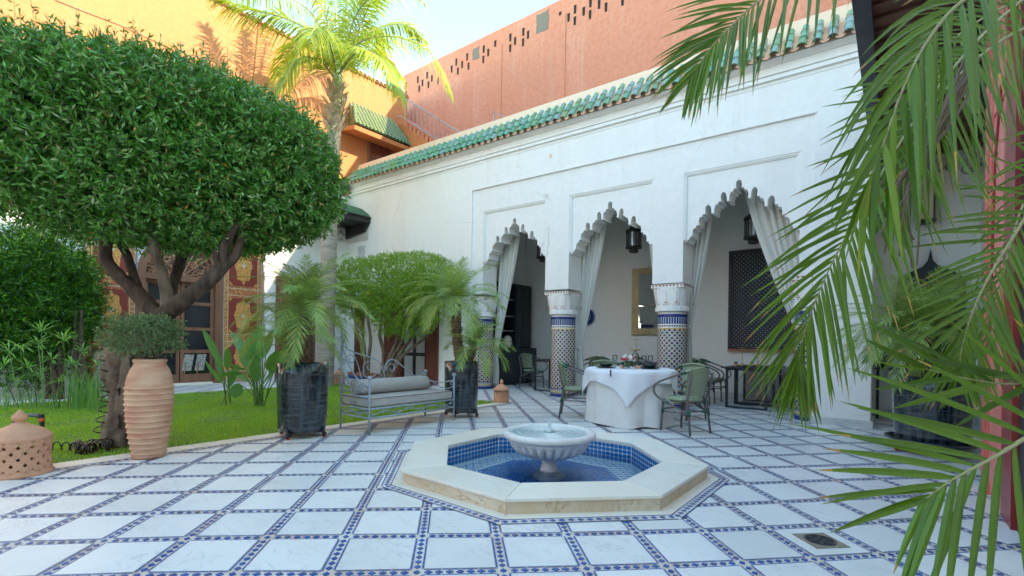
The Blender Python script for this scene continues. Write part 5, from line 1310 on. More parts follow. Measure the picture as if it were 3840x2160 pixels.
def scrollwave(x0, p0, p1, z_, ax, n, h=.042):
    # S scrolls between the two rails; ax = direction along
    for k in range(n):
        a = p0 + (p1 - p0) * k / n; b = p0 + (p1 - p0) * (k + 1) / n; L = b - a
        s1 = -1 if k % 2 else 1
        def P(u, w_): return (x0, u, z_ + w_) if ax == 1 else (u, x0, z_ + w_)
        c1 = [(a + L * .2 + .026 * (1 - q / 14) * cos(2.4 + q * .42) , (.012 + .026 * (1 - q / 14) * sin(2.4 + q * .42)) * s1 * -1) for q in range(14, -1, -1)]
        c2 = [(b - L * .2 + .026 * (1 - q / 14) * cos(-.7 + q * .42), (-.012 + .026 * (1 - q / 14) * sin(-.7 + q * .42)) * s1 * -1) for q in range(0, 15)]
        pts = [P(u, w_) for u, w_ in c1] + [P(u, w_) for u, w_ in c2]
        bt('scroll', smooth_path(pts, 2), .0055, 6)
scrollwave(BX1, BY0 + .03, BY1 - .03, .26, 1, 7); scrollwave(BY0, BX0 + .03, BX1 - .03, .26, 0, 3); scrollwave(BX0, BY0 + .03, BY1 - .03, .26, 1, 7)
def plane_scroll(pts, r, x=None, y=None):
    q = [(x, a, b) if x is not None else (a, y, b) for a, b in pts]; bt('scroll', smooth_path(q, 5), r, 6)
# back (x = BX0): sweeping top rail, then smaller hump
plane_scroll([(BY0, 1.14), (BY0 + .05, 1.07), (BY0 + .18, 1.00), (BY0 + .36, .95), (BY0 + .52, .90), (BY0 + .62, .82), (BY0 + .67, .70), (BY0 + .70, .60)], .010, x=BX0)
plane_scroll([(BY0 + .68, .72), (BY0 + .70, .82), (BY0 + .76, .88), (BY0 + .85, .88), (BY0 + .98, .80), (BY0 + 1.15, .68), (BY0 + 1.30, .60), (BY1, .57)], .010, x=BX0)
plane_scroll([(BY1, .68), (BY1 - .1, .64), (BY1 - .3, .62)], .009, x=BX0)
bt('scroll', [(BX0, p.y, p.z) for p in spiral((0, BY0 + .14, .90), (0, 1, 0), (0, 0, 1), .075, .018, pi * .9, -pi * 1.4, 24)], .007, 6)
bt('scroll', [(BX0, p.y, p.z) for p in spiral((0, BY0 + .42, .80), (0, 1, 0), (0, 0, 1), .095, .018, pi * 1.2, -pi * 1.2, 26)], .007, 6)
bt('scroll', [(BX0, p.y, p.z) for p in spiral((0, BY0 + .80, .76), (0, 1, 0), (0, 0, 1), .085, .016, pi * 1.1, -pi * 1.1, 24)], .007, 6)
plane_scroll([(BY0 + .19, .96), (BY0 + .26, .80), (BY0 + .30, .66), (BY0 + .36, .52)], .008, x=BX0)
plane_scroll([(BY0 + .33, .76), (BY0 + .36, .67), (BY0 + .46, .65), (BY0 + .56, .70), (BY0 + .64, .66), (BY0 + .70, .55)], .008, x=BX0)
plane_scroll([(BY0 + .46, .50), (BY0 + .52, .62), (BY0 + .62, .64), (BY0 + .70, .52)], .007, x=BX0)
plane_scroll([(BY0 + .75, .5), (BY0 + .80, .6), (BY0 + .88, .6), (BY0 + .94, .5)], .007, x=BX0)
# left end (y = BY0)
plane_scroll([(BX0, 1.12), (BX0 + .06, 1.00), (BX0 + .16, .86), (BX0 + .30, .72), (BX0 + .45, .63), (BX1, .58)], .010, y=BY0)
for (cx, cz, r_, a0_, a1_) in ((BX0 + .06, .88, .05, 0, 6), (BX0 + .09, .76, .045, 2, 8), (BX0 + .12, .60, .085, 4.5, -3), (BX0 + .31, .56, .075, -1, 6), (BX0 + .50, .55, .055, 2, 8), (BX0 + .22, .385, .035, 0, -6), (BX0 + .30, .385, .035, pi, pi + 6)):
    bt('scroll', [(p.x, BY0, p.z) for p in spiral((cx, 0, cz), (1, 0, 0), (0, 0, 1), r_, .012, a0_, a1_, 22)], .006, 6)
plane_scroll([(BX0 + .03, .47), (BX0 + .05, .62), (BX0 + .14, .70), (BX0 + .2, .58), (BX0 + .26, .48), (BX0 + .36, .50), (BX0 + .42, .60), (BX0 + .5, .63)], .007, y=BY0)
# right end
plane_scroll([(BX0, .58), (BX0 + .3, .545), (BX1, .60)], .009, y=BY1); plane_scroll([(BX0 + .1, .56), (BX0 + .35, .48), (BX0 + .5, .47), (BX1, .52)], .008, y=BY1)
bt('scroll', [(p.x, BY1, p.z) for p in spiral((BX1 - .05, 0, .545), (1, 0, 0), (0, 0, 1), .045, .012, -1.6, 5, 20)], .006, 6)
mt_ = thing('mattress', 'grey piped seat mattress on the iron daybed', 'mattress', ((BX0 + BX1) / 2, (BY0 + BY1) / 2, .33))
mw, ml = (BX1 - BX0) / 2 - .012, (BY1 - BY0) / 2 - .015
MB().box((-mw, -ml, 0), (mw, ml, .115)).build('cushion', 'cushion', mt_, bevel=.022)
for z_ in (.004, .111):
    MB().tube([(-mw, -ml, z_), (mw, -ml, z_), (mw, ml, z_), (-mw, ml, z_), (-mw, -ml, z_)], .004, 5).build('piping', 'piping', mt_)
bo = thing('bolster', 'long grey cylindrical bolster cushion lying along the daybed back', 'cushion', (BX0 + .16, (BY0 + BY1) / 2 - .03, .33 + .12 + .098))
MB().lathe([(.001, -.62), (.088, -.62), (.10, -.60)] + [(.10, -.6 + 1.2 * k / 12) for k in range(1, 13)] + [(.088, .62), (.001, .62)], 28, close=False, mod=lambda r, z, a: (r * (1 + .012 * sin(z * 13 + a * 2) + .02 * math.exp(-(z / .03) ** 2) * -1), z)).warp(lambda x, y, z: (x, z, y)).build('cover', 'cushion', bo, smooth=True)
for s_ in (-1, 1): MB().lathe([(.098, 0), (.103, .004), (.098, .008)], 28, close=False).warp(lambda x, y, z: (x, s_ * .605 + z, y)).build('piping', 'piping', bo)

# ------------------------------------------------------------------ pots
def trolley(label, loc, rz, r):
    t = thing('plant_trolley', label, 'trolley', loc, rz, 'black plant trolleys with orange wheels')
    for a in (0, pi / 2):
        MB().obox((0, 0, .075), (cos(a) * (r + .05), sin(a) * (r + .05), 0), (-sin(a) * .018, cos(a) * .018, 0), (0, 0, .012)).build('bar', 'paint_black', t)
    for k in range(4):
        a = k * pi / 2; x, y = cos(a) * (r + .04), sin(a) * (r + .04)
        MB().box((x - .012, y - .012, .03), (x + .012, y + .012, .13)).build('upright', 'paint_black', t)
        MB().lathe([(.001, -.009), (.024, -.009), (.024, .009), (.001, .009)], 16, close=False).warp(lambda X_, Y_, Z_: (x + X_, y + Z_ + .012, .026 + Y_)).build('wheel', 'caster_orange', t)
        MB().lathe([(.001, -.011), (.015, -.011), (.015, .011), (.001, .011)], 12, close=False).warp(lambda X_, Y_, Z_: (x + X_, y + Z_ + .012, .026 + Y_)).build('hub', 'paint_black', t)
        MB().box((x - .02, y - .004, .03), (x + .02, y + .03, .06)).build('fork', 'paint_black', t)
def glazed_pot(label, loc, r, h, saucer=False):
    t = thing('glazed_pot', label, 'plant pot', loc, 0, 'dark glazed cylindrical pots')
    MB().lathe([(.001, 0), (r * .90, 0), (r * .93, .03), (r * .97, h * .35), (r, h * .8), (r * 1.0, h), (r * .93, h), (r * .92, h - .05), (.001, h - .05)], 48, close=False).build('body', 'pot_glaze', t, smooth=True)
    MB().lathe([(.001, h - .04), (r * .92, h - .045)], 24, close=False).build('earth', 'soil', t)
    if saucer: MB().lathe([(.001, 0), (r * .95, -.002), (r * 1.18, .07), (r * 1.21, .085), (r * 1.16, .085), (r * .9, .02)], 40, close=False).build('saucer', 'pot_glaze', t, smooth=True)
PA = (-5.56, 2.97); PB = (-5.25, 5.36); PCc = (.32, 7.02)
trolley('black plant trolley under the glazed pot left of the daybed', (*PA, 0), .5, .24); glazed_pot('dark glazed pot left of the daybed on a wheeled trolley', (*PA, .088), .29, .79)
trolley('black plant trolley under the glazed pot right of the daybed', (*PB, 0), .35, .22); glazed_pot('dark glazed pot behind the right end of the daybed', (*PB, .088), .265, .77)
trolley('black plant trolley under the large pot near the red door', (*PCc, 0), .2, .26); glazed_pot('large dark glazed pot with saucer near the red door', (*PCc, .088), .345, .77, True)
tp = thing('terracotta_jar', 'tall ribbed terracotta jar beside the olive trunk', 'plant pot', (-5.63, 1.47, 0))
jp_ = [(.001, 0), (.122, 0), (.128, .02)]
prf = [(a, b * .73) for a, b in ((.02, .178), (.12, .20), (.25, .228), (.4, .25), (.55, .262), (.68, .262), (.78, .245), (.85, .215), (.895, .180), (.915, .172), (.93, .186), (.945, .19), (.955, .176))]
def rad_at(z_):
    for (za, ra), (zb_, rb_) in zip(prf, prf[1:]):
        if za <= z_ <= zb_: return ra + (rb_ - ra) * (z_ - za) / (zb_ - za)
    return prf[-1][1]
nz_ = 150
for k in range(nz_ + 1):
    z_ = .02 + k * (.935) / nz_; r_ = rad_at(z_)
    if z_ < .73:
        ph = (z_ - .03) / .052 % 1; r_ += .012 * math.exp(-((ph - .5) / .13) ** 2) * (1 + .25 * sin(z_ * 40))
    jp_.append((r_, z_))
jp_ += [(.115, .955), (.11, .92), (.001, .91)]
MB().lathe(jp_, 56, close=False, mod=lambda r, z, a: (r * (1 + .004 * sin(a * 5 + z * 8)), z)).build('body', 'terracotta_pale', tp, smooth=True)
def lantern_pot(label, loc, s_, top=1.0):
    t = thing('terracotta_lantern', label, 'lantern', loc, R(0, 1), 'pierced terracotta lanterns')
    n = 15; R0 = .20; mb = MB()
    rows = [(0.04, .205), (.30, .19)]
    # pierced wall: lattice of crossing bands
    for k in range(n):
        for sg in (-1, 1):
            pts = []
            for q in range(9):
                z_ = .055 + q * .235 / 8; a = 2 * pi * k / n + sg * (q / 8) * 2 * pi / n * 2.4; r_ = .19 + .012 * (abs(z_ - .17) / .12) ** 2 * .8
                pts.append((r_ * cos(a), r_ * sin(a), z_))
            for p, q_ in zip(pts, pts[1:]):
                p, q_ = Vector(p), Vector(q_); tt = (q_ - p); nn = Vector((p.x, p.y, 0)).normalized(); sd = tt.cross(nn).normalized() * 1.5
                mb.add([p + sd * .0135 + nn * .008, p - sd * .0135 + nn * .008, q_ - sd * .0135 + nn * .008, q_ + sd * .0135 + nn * .008, p + sd * .0135 - nn * .008, p - sd * .0135 - nn * .008, q_ - sd * .0135 - nn * .008, q_ + sd * .0135 - nn * .008],
                       [(0, 1, 2, 3), (7, 6, 5, 4), (0, 3, 7, 4), (1, 5, 6, 2)])
    mb.warp(lambda x, y, z: (x * s_, y * s_, z * s_)).build('lattice', 'terracotta', t)
    MB().lathe([(.001, 0), (.215, 0), (.222, .02), (.205, .035), (.203, .06), (.18, .06), (.18, .01)], 36, close=False).warp(lambda x, y, z: (x * s_, y * s_, z * s_)).build('base', 'terracotta', t, smooth=True)
    MB().lathe([(.175, .285), (.20, .285), (.208, .315), (.21, .33), (.20, .345), (.19, .348), (.185, .36), (.14, .395), (.085, .425), (.06, .435), (.055, .445), (.03, .45), (.03, .46), (.045, .475), (.052, .495), (.045, .515), (.022, .54), (.012, .56), (.001, .568)], 36, close=False).warp(lambda x, y, z: (x * s_, y * s_, z * s_ * top)).build('lid', 'terracotta', t, smooth=True)
lantern_pot('large pierced terracotta lantern at the bottom left corner of the picture', (-5.74, .60, 0), 1.0, .96)
lantern_pot('pierced terracotta lantern on the paving near the arcade columns', (-5.87, 7.08, 0), .72, 1.12)
lantern_pot('pierced terracotta lantern on the path behind the daybed back', (-11.3, 7.02, .0), .66, 1.2)
lp = thing('floor_lantern', 'parchment shaded floor lantern with red tassel behind the reeds', 'lantern', tuple(GR(262, 985)))
b_ = lp.location
MB().lathe([(.001, .95), (.12, .93), (.22, .80), (.25, .68), (.001, .68)], 6, close=False).build('shade', 'parchment', lp)
for k in range(6): a = pi / 3 * k; MB().tube([(.24 * cos(a), .24 * sin(a), 0), (.24 * cos(a), .24 * sin(a), .68)], .012, 5).build('post', 'wood_brown', lp)
MB().lathe([(.2, .1), (.2, .66)], 6, close=False).build('paper', 'cushion', lp)
MB().tube([(.14, -.20, .70), (.14, -.20, .42)], .022, 6).build('tassel', 'tassel', lp)
MB().lathe([(.2, .92), (.06, .98), (.001, 1.0)], 12, close=False).build('cap', 'wood_brown', lp)
# floor drain
p = GR(2063, 1363); dn = thing('floor_drain', 'square stone drain cover with round iron grate in the paving', 'drain', (p.x, p.y, .0065), radians(45))
MB().box((-.105, -.105, 0), (.105, .105, .004)).build('plate', 'drain_stone', dn)
MB().lathe([(.074, .004), (.084, .004), (.084, .0065), (.074, .0065)], 32, close=False).build('ring', 'drain_iron', dn)
for k in range(6):
    a = k * pi / 3; MB().obox((.036 * cos(a), .036 * sin(a), .0055), (.034 * cos(a), .034 * sin(a), 0), (-.008 * sin(a), .008 * cos(a), 0), (0, 0, .001)).build('grate_bar', 'drain_iron', dn)
MB().lathe([(.001, .0045), (.071, .0045)], 24, close=False).build('hole', 'dark_room', dn)
# hose
hs = MB(); rad = .055
P0 = AT(262, 885, 5.0); P1 = AT(245, 1090, 5.0); pts = []
turns = 8; N = turns * 16
for k in range(N + 1):
    f = k / N; a = f * turns * 2 * pi; c = P0.lerp(P1, f); s_ = rt * (cos(a) * rad * (1 - .35 * abs(f - .5)) ) + Vector((0, 0, 0)) + fw * sin(a) * rad
    pts.append(c + s_ + rt * (.06 * sin(f * 3)))
hs.tube(pts, .0065, 6, cap=False)
pc_ = GR(238, 1138)
for k in range(26):
    c = pc_ + Vector((R(-.12, .12), R(-.14, .16), R(.02, .07))); ax = Vector((R(-1, 1), R(-1, 1), R(-.4, .4))).normalized(); u_ = ax.orthogonal().normalized(); v_ = ax.cross(u_); c.z = max(c.z, .055)
    hs.tube([c + (u_ * cos(q * pi / 9) + v_ * sin(q * pi / 9)) * .06 + ax * q * .0015 for q in range(19)], .007, 5, cap=False)
pl_ = GR(120, 1135, .03)
pts = [pc_.lerp(pl_, k / 60) + Vector((0, .0, .05)) + (rt * cos(k * .55) * .02 + Vector((0, 0, 1)) * sin(k * .55) * .045) for k in range(61)]
hs.tube(pts, .0065, 6, cap=False)
o = hs.build('coiled_hose', 'hose', None, smooth=True); o['label'] = 'brown spiral garden hose hanging by the olive trunk and heaped on the lawn'; o['category'] = 'hose'
tpz = thing('garden_tap', 'grey standpipe with orange and black hose connector behind the terracotta lantern', 'tap', tuple(GR(40, 1150)))
b_ = tpz.location.copy(); t_ = (b_ - CP).dot(fw)
def TP(x, y): return AT(x, y, t_)
MB().tube([b_, TP(37, 1060), TP(45, 1049), TP(75, 1044), TP(98, 1046)], .017, 8).build('pipe', 'pipe_grey', tpz, world=True, smooth=True)
MB().tube([TP(103, 1043), TP(104, 1052)], .024, 10).build('collar', 'paint_black', tpz, world=True); MB().tube([TP(104, 1052), TP(105, 1060)], .025, 10).build('ring', 'caster_orange', tpz, world=True); MB().tube([TP(105, 1060), TP(106, 1072), TP(107, 1080)], [.022, .015, .008], 10).build('nozzle', 'paint_black', tpz, world=True)

# ------------------------------------------------------------------ vegetation
def rnd_unit():
    while True:
        v = Vector((R(-1, 1), R(-1, 1), R(-1, 1)))
        if 0.05 < v.length < 1: return v.normalized()
def addleaf(mb, p, d, L, W, nrm=None, fold=0.0):
    d = d.normalized(); s = d.cross(nrm if nrm is not None else rnd_unit())
    if s.length < 1e-3: s = d.orthogonal()
    s.normalize(); s *= W / 2
    m = p + d * (L * .45)
    b = len(mb.v); mb.v.extend([tuple(p), tuple(m - s), tuple(p + d * L), tuple(m + s)]); mb.f.append((b, b + 1, b + 2, b + 3)); mb.mi.append(0)
def leafcloud(mb, n, sampler, L, W, per=9, twig=.09, upb=.3, jit=.7, tw=None):
    for _ in range(n):
        p, nv = sampler()
        d = (nv + rnd_unit() * jit + Vector((0, 0, upb))).normalized()
        tl = twig * R(.5, 1.3)
        if tw is not None: tw.tube([p - d * .05, p + d * tl], .0015, 3, cap=False)
        for k in range(per):
            q = p + d * tl * (k / per); ld = (d * .55 + rnd_unit()).normalized()
            addleaf(mb, q, ld, L * R(.7, 1.2), W * R(.8, 1.2))
def shell(c, r, e=2.5, rot=0, lo=.75, zbias=None, lump=.04):
    c = Vector(c)
    def f():
        while True:
            u = rnd_unit()
            if zbias and random.random() > zbias(u): continue
            break
        s = (abs(u.x) ** e + abs(u.y) ** e + abs(u.z) ** e) ** (-1 / e)
        q = R(0, 1); k = lo + (1 - lo) * (1 - q * q) + lump * (sin(u.x * 9 + u.z * 5) * sin(u.y * 8 + 1) )
        v = Vector((u.x * r[0], u.y * r[1], u.z * r[2])) * s * k
        n = Vector((u.x / r[0], u.y / r[1], u.z / r[2])).normalized()
        v.rotate(Matrix.Rotation(rot, 3, 'Z')); n.rotate(Matrix.Rotation(rot, 3, 'Z'))
        return c + v, n
    return f
# ---- olive tree
ot = thing('olive_tree', 'large clipped olive tree with dense rounded crown and gnarled forked trunk', 'tree', (-6.39, 1.41, 0))
OC = (-6.17, 1.74, 3.09); OR_ = (.81, 1.72, .915)
cr = MB(); tw = MB()
leafcloud(cr, 8200, shell(OC, OR_, 2.6, -.271, .74, lump=.05), .078, .022, 9, .13, .25, .8, tw)
leafcloud(cr, 7000, shell(OC, (OR_[0] * .82, OR_[1] * .82, OR_[2] * .82), 2.6, -.271, .6), .085, .042, 9, .12)
# longer loose shoots at the top
def topshoot():
    p, n = shell(OC, OR_, 2.6, -.271, .96, zbias=lambda u: 1 if u.z > .25 else 0)(); return p, n
leafcloud(cr, 420, topshoot, .065, .018, 11, .20, .8, .5, tw)
leafcloud(cr, 90, topshoot, .06, .015, 12, .34, 1.4, .4, tw)
cr.build('crown', 'leaf_olive', ot, world=True); tw.build('twigs', 'stick_dead', ot, world=True, kind='stuff')
from mathutils import noise as mnoise
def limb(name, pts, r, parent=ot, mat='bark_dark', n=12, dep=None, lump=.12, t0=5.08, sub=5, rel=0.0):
    P = [AT(x, y, t0 + (dep[i] if dep else 0)) for i, (x, y) in enumerate(pts)]
    P = smooth_path(P, sub); rs = []
    m = len(P)
    for i in range(m):
        f = i / (m - 1) * (len(r) - 1); k = min(int(f), len(r) - 2); rs.append((r[k] + (r[k + 1] - r[k]) * (f - k)) * (1 + R(-lump, lump) * .5))
    mb = MB().tube(P, rs, n)
    if rel:
        out = []
        for i_, v in enumerate(mb.v):
            c_ = P[min(i_ // n, m - 1)]; v = Vector(v); d_ = v - c_; q_ = Vector((v.x * 9, v.y * 9, v.z * 3.2))
            k_ = mnoise.fractal(q_, 1.0, 2.0, 4) * .9 + mnoise.noise(v * 5) * .5
            out.append(tuple(c_ + d_ * (1 + rel * k_)))
        mb.v = out
    return mb.build(name, mat, parent, world=True, smooth=True)
limb('trunk', [(312, 1130), (318, 1080), (322, 1000), (338, 930), (372, 860), (398, 795)], [.15, .115, .115, .12, .125, .13], n=40, mat='bark', lump=.1, sub=16, rel=.38)
limb('stump', [(298, 1128), (293, 1060), (300, 1000), (292, 940), (302, 895), (303, 852)], [.15, .115, .10, .115, .11, .105], n=36, mat='bark', dep=[0] * 6, lump=.1, sub=16, rel=.38)
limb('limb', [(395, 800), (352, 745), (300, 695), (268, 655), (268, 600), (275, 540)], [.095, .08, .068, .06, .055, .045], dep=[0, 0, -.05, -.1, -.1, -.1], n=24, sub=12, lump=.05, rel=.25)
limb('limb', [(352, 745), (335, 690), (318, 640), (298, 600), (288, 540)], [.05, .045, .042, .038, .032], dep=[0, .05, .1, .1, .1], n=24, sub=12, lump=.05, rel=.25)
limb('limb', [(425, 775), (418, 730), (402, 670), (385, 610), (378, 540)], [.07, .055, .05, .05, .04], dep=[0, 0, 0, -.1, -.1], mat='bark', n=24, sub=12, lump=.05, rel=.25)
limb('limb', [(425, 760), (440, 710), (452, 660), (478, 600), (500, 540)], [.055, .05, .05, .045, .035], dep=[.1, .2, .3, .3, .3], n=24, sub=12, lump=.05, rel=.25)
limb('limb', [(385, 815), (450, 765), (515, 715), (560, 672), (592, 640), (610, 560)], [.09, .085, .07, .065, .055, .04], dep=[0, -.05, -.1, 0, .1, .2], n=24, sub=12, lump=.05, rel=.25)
limb('limb', [(556, 680), (543, 655), (540, 628)], [.03, .022, .02], dep=[-.05, -.1, -.1])
limb('limb', [(560, 670), (565, 620), (600, 560)], [.05, .045, .03], dep=[0, 0, 0])
for (x, y, r_) in ((330, 905, .035), (300, 1060, .03), (338, 1020, .022), (300, 985, .018), (372, 838, .02), (320, 1100, .03)):
    c = AT(x, y, 5.08 - .13); MB().lathe([(.001, 0), (r_ * .6, .0), (r_, .01), (r_ * 1.35, .0)], 12, close=False).warp(lambda X_, Y_, Z_: (X_, -Z_, Y_ * 1.9)).build('knot_hole', 'dark_room', ot, loc=(c.x + 6.39, c.y - 1.41, c.z))
# ---- clipped shrub in the jar
bx = thing('clipped_shrub', 'small clipped box shrub with bare lower stems in the terracotta jar', 'shrub', (-5.63, 1.47, .9))
bc = AT(363, 842, 4.66)
m_ = MB(); leafcloud(m_, 950, shell((bc.x, bc.y, bc.z), (.28, .26, .155), 5, radians(38), .5, lump=.08), .030, .014, 7, .06, .1, 1)
m_.build('foliage', 'leaf_box', bx, world=True)
b_ = MB()
for k in range(12):
    a = R(0, 6.28); r_ = R(.1, .24); b_.tube([(bx.location.x, bx.location.y, .9), (bx.location.x + r_ * .4 * cos(a), bx.location.y + r_ * .4 * sin(a), 1.02), (bc.x + r_ * cos(a), bc.y + r_ * sin(a), bc.z + .03)], [.012, .008, .004], 5)
b_.build('stems', 'stick_dead', bx, world=True)
# ---- yew-like conifer at far left
yw = thing('conifer_shrub', 'broad conifer shrub with bright green tips at the left edge', 'shrub', tuple(AT(120, 1015, 8.8)))
yw.location.z = 0; YC = AT(85, 745, 8.9)
m_ = MB(); leafcloud(m_, 5200, shell(YC, (.78, .9, 1.15), 2.2, 0, .5, lump=.18), .10, .019, 10, .16, .45, .6); 
YC2 = AT(60, 860, 9.0); leafcloud(m_, 1500, shell(YC2, (.7, .9, .8), 2.2, 0, .4, lump=.12), .085, .016, 9, .10, .3, .8)
m_.build('foliage', 'leaf_yew', yw, world=True)
for (x0_, x1_) in ((140, 110), (155, 150), (195, 190), (212, 205), (120, 70)):
    limb('stem', [(x0_, 1020), (x0_ - 2, 940), (x1_, 860), (x1_, 780)], [.05, .045, .035, .02], parent=yw, t0=8.8, n=7, sub=3)
# ---- pomegranate trees
pg = thing('pomegranate_tree', 'clipped pomegranate trees with yellow fruit and thin leaning stems before the white wall', 'tree', (-10.3, 7.6, 0))
m_ = MB()
leafcloud(m_, 5000, shell((-10.2, 7.6, 2.64), (2.15, .74, .60), 3.4, 0, .6, lump=.05), .055, .016, 9, .10, .35, .8)
leafcloud(m_, 2100, shell((-9.35, 7.55, 2.05), (1.15, .62, .78), 2.2, 0, .45, lump=.12), .06, .018, 9, .1, .1, .9)
leafcloud(m_, 650, shell((-11.3, 7.6, 2.2), (.7, .5, .5), 2.2, 0, .4, lump=.12), .06, .018, 9, .1, .1, .9)
m_.build('crown', 'leaf_pom', pg, world=True)
for pts in ([(922, 962), (918, 900), (912, 850), (890, 800), (880, 740)], [(925, 962), (928, 900), (932, 850), (925, 790), (940, 740)], [(975, 965), (985, 905), (1010, 860), (1020, 800), (1010, 740)], [(980, 965), (975, 910), (1000, 850), (985, 790), (960, 740)], [(985, 965), (1000, 900), (1035, 850), (1060, 800), (1100, 760)], [(960, 955), (965, 890), (955, 840), (962, 790), (955, 740)], [(978, 960), (1005, 905), (1030, 880), (1075, 845), (1110, 800)]):
    limb('stem', pts, [.05, .045, .04, .03, .02], parent=pg, t0=12.1, n=8, sub=4, mat='bark')
for (x, y) in ((895, 776), (997, 745), (959, 738), (1027, 808), (866, 734), (926, 742), (1019, 735), (1030, 762), (1076, 800)):
    c = AT(x, y, 11.75); MB().lathe([(.001 + .045 * sin(pi * k / 8), .045 - .045 * cos(pi * k / 8)) for k in range(9)] + [(.012, .1), (.02, .115)], 12, c=c, close=False).build('fruit', 'fruit', pg, world=True, smooth=True)
# ---- fronds
def leaflet(mb, p, t, sd, nv, al, L, W, droop, seg=3, mi=1):
    d = (t * cos(al) + sd * sin(al) + nv * R(-.05, .22)).normalized()
    wv = (t - d * t.dot(d)); wv = wv.normalized() if wv.length > 1e-4 else d.orthogonal().normalized()
    pr = [(0, .35), (.25, 1.0), (.6, .8), (1, 0.02)] if seg == 3 else [(0, .4), (.12, .9), (.3, 1), (.5, .95), (.7, .72), (.87, .4), (1, .02)]
    vs = []
    for f, w_ in pr:
        c = p + d * L * f + Vector((0, 0, -1)) * droop * L * f * f
        if seg == 7:
            fn = d.cross(wv) * (W * w_ * .22); vs += [c - wv * W * w_ / 2 + fn, c, c + wv * W * w_ / 2 + fn]
        else: vs += [c - wv * W * w_ / 2, c + wv * W * w_ / 2]
    k = len(pr)
    if seg == 7:
        mb.add(vs, [(3 * i + e, 3 * i + e + 1, 3 * i + e + 4, 3 * i + e + 3) for i in range(k - 1) for e in (0, 1)], mi); return
    mb.add(vs, [(2 * i, 2 * i + 1, 2 * i + 3, 2 * i + 2) for i in range(k - 1)], mi)
def frond(path, nl, ll, lw, droop=.25, rr=.006, start=.12, upv=None, seg=3, al0=1.2, al1=.45, mbout=None, cb=None):
    path = smooth_path(path, 5); m = len(path)
    mb = mbout or MB()
    mb.tube(path, [rr * (1 - .85 * i / (m - 1)) for i in range(m)], 5 if seg == 3 else 7, mi=0)
    for i in range(nl):
        f = start + (1 - start) * (i + .5) / nl; x = f * (m - 1); k = min(int(x), m - 2); p = path[k].lerp(path[k + 1], x - k)
        t = (path[k + 1] - path[k]).normalized(); u_ = Vector(upv) if upv is not None else Vector((0, 0, 1))
        sd = t.cross(u_)
        if sd.length < .1: sd = t.orthogonal()
        sd.normalize(); nv = sd.cross(t).normalized()
        L = ll * (.55 + .45 * sin(pi * min(1, f * 1.05) ** .8)) * R(.88, 1.1) * (1 if f < .85 else 1.0 - (f - .85) * 2)
        al = al0 + (al1 - al0) * f
        for s_ in (-1, 1):
            if cb: q = MB(); leaflet(q, p, t, sd * s_, nv, al + R(-.12, .12), L, lw * R(.8, 1.15), droop * R(.4, 1.5), seg, 0); cb(q, f)
            else: leaflet(mb, p, t, sd * s_, nv, al + R(-.12, .12), L, lw * R(.8, 1.15), droop * R(.4, 1.5), seg)
    return mb
def dwarf_palm(name, label, base, heads, stubs=70):
    t = thing(name, label, 'palm', base)
    for (tr_, rtr, nf, fl, ll, asym) in heads:
        P = smooth_path(tr_, 4); m = len(P)
        MB().tube(P, [rtr * (1.15 - .25 * i / (m - 1)) for i in range(m)], 12).build('trunk', 'palm_stub', t, world=True)
        st_ = MB()
        for i in range(stubs):
            f = i / stubs; x = f * (m - 1); k = min(int(x), m - 2); p = P[k].lerp(P[k + 1], x - k); a = i * 2.4
            d = Vector((cos(a), sin(a), .7)).normalized(); s_ = Vector((-sin(a), cos(a), 0)) * rtr * .38
            q = p + Vector((cos(a), sin(a), 0)) * rtr * .8
            st_.add([q - s_, q + s_, q + s_ * .6 + d * rtr * .7, q - s_ * .6 + d * rtr * .7, q - s_ - Vector((0, 0, .02)), q + s_ - Vector((0, 0, .02))], [(0, 1, 2, 3), (4, 5, 2, 3)])
        st_.build('leaf_bases', 'bark', t, world=True, kind='stuff')
        top = P[-1]
        for k in range(nf):
            g = (k + .5) / nf; a = k * 2.39996 + R(-.2, .2); el = radians(86 - 78 * g + R(-8, 8)); L = fl * R(.85, 1.1) * (1 if g > .12 else .8)
            h = Vector((cos(a), sin(a), 0)) + (Vector(asym) if asym else Vector((0, 0, 0))); h.z = 0; h.normalize()
            pts = [top - Vector((0, 0, .02))]; e = el; p = top.copy()
            for q in range(5):
                p = p + (h * cos(e) + Vector((0, 0, 1)) * sin(e)) * L / 5; e -= radians(12 + 11 * g); pts.append(p.copy())
            if min(v.z for v in pts) < .12: continue
            frond(pts, 44, ll * 1.1, .0088, .22, .0045, .12, al0=1.1, al1=.4).build('frond', ['palm_rib', 'leaf_roebel'], t, world=True)
    return t
def A3(x, y, t): return AT(x, y, t)
tA = 5.8
dwarf_palm('dwarf_palm', 'dwarf date palm with many fine arching fronds in the glazed pot left of the daybed', (PA[0], PA[1], .83),
   [([A3(768, 910, tA), A3(772, 860, tA), A3(768, 790, tA)], .06, 42, .92, .20, None), ([A3(745, 910, tA), A3(742, 870, tA)], .07, 16, .75, .18, (-.5, -.3, 0))])
tB = 7.45
dwarf_palm('dwarf_palm', 'dwarf date palm with bare scaly trunk in the glazed pot right of the daybed', (PB[0], PB[1], .83),
   [([A3(1158, 905, tB), A3(1150, 850, tB), A3(1147, 765, tB)], .075, 36, .95, .23, (-.25, -.1, 0)), ([A3(1180, 905, tB), A3(1188, 880, tB)], .06, 20, .72, .19, (.5, .35, 0))])
tC = 5.35
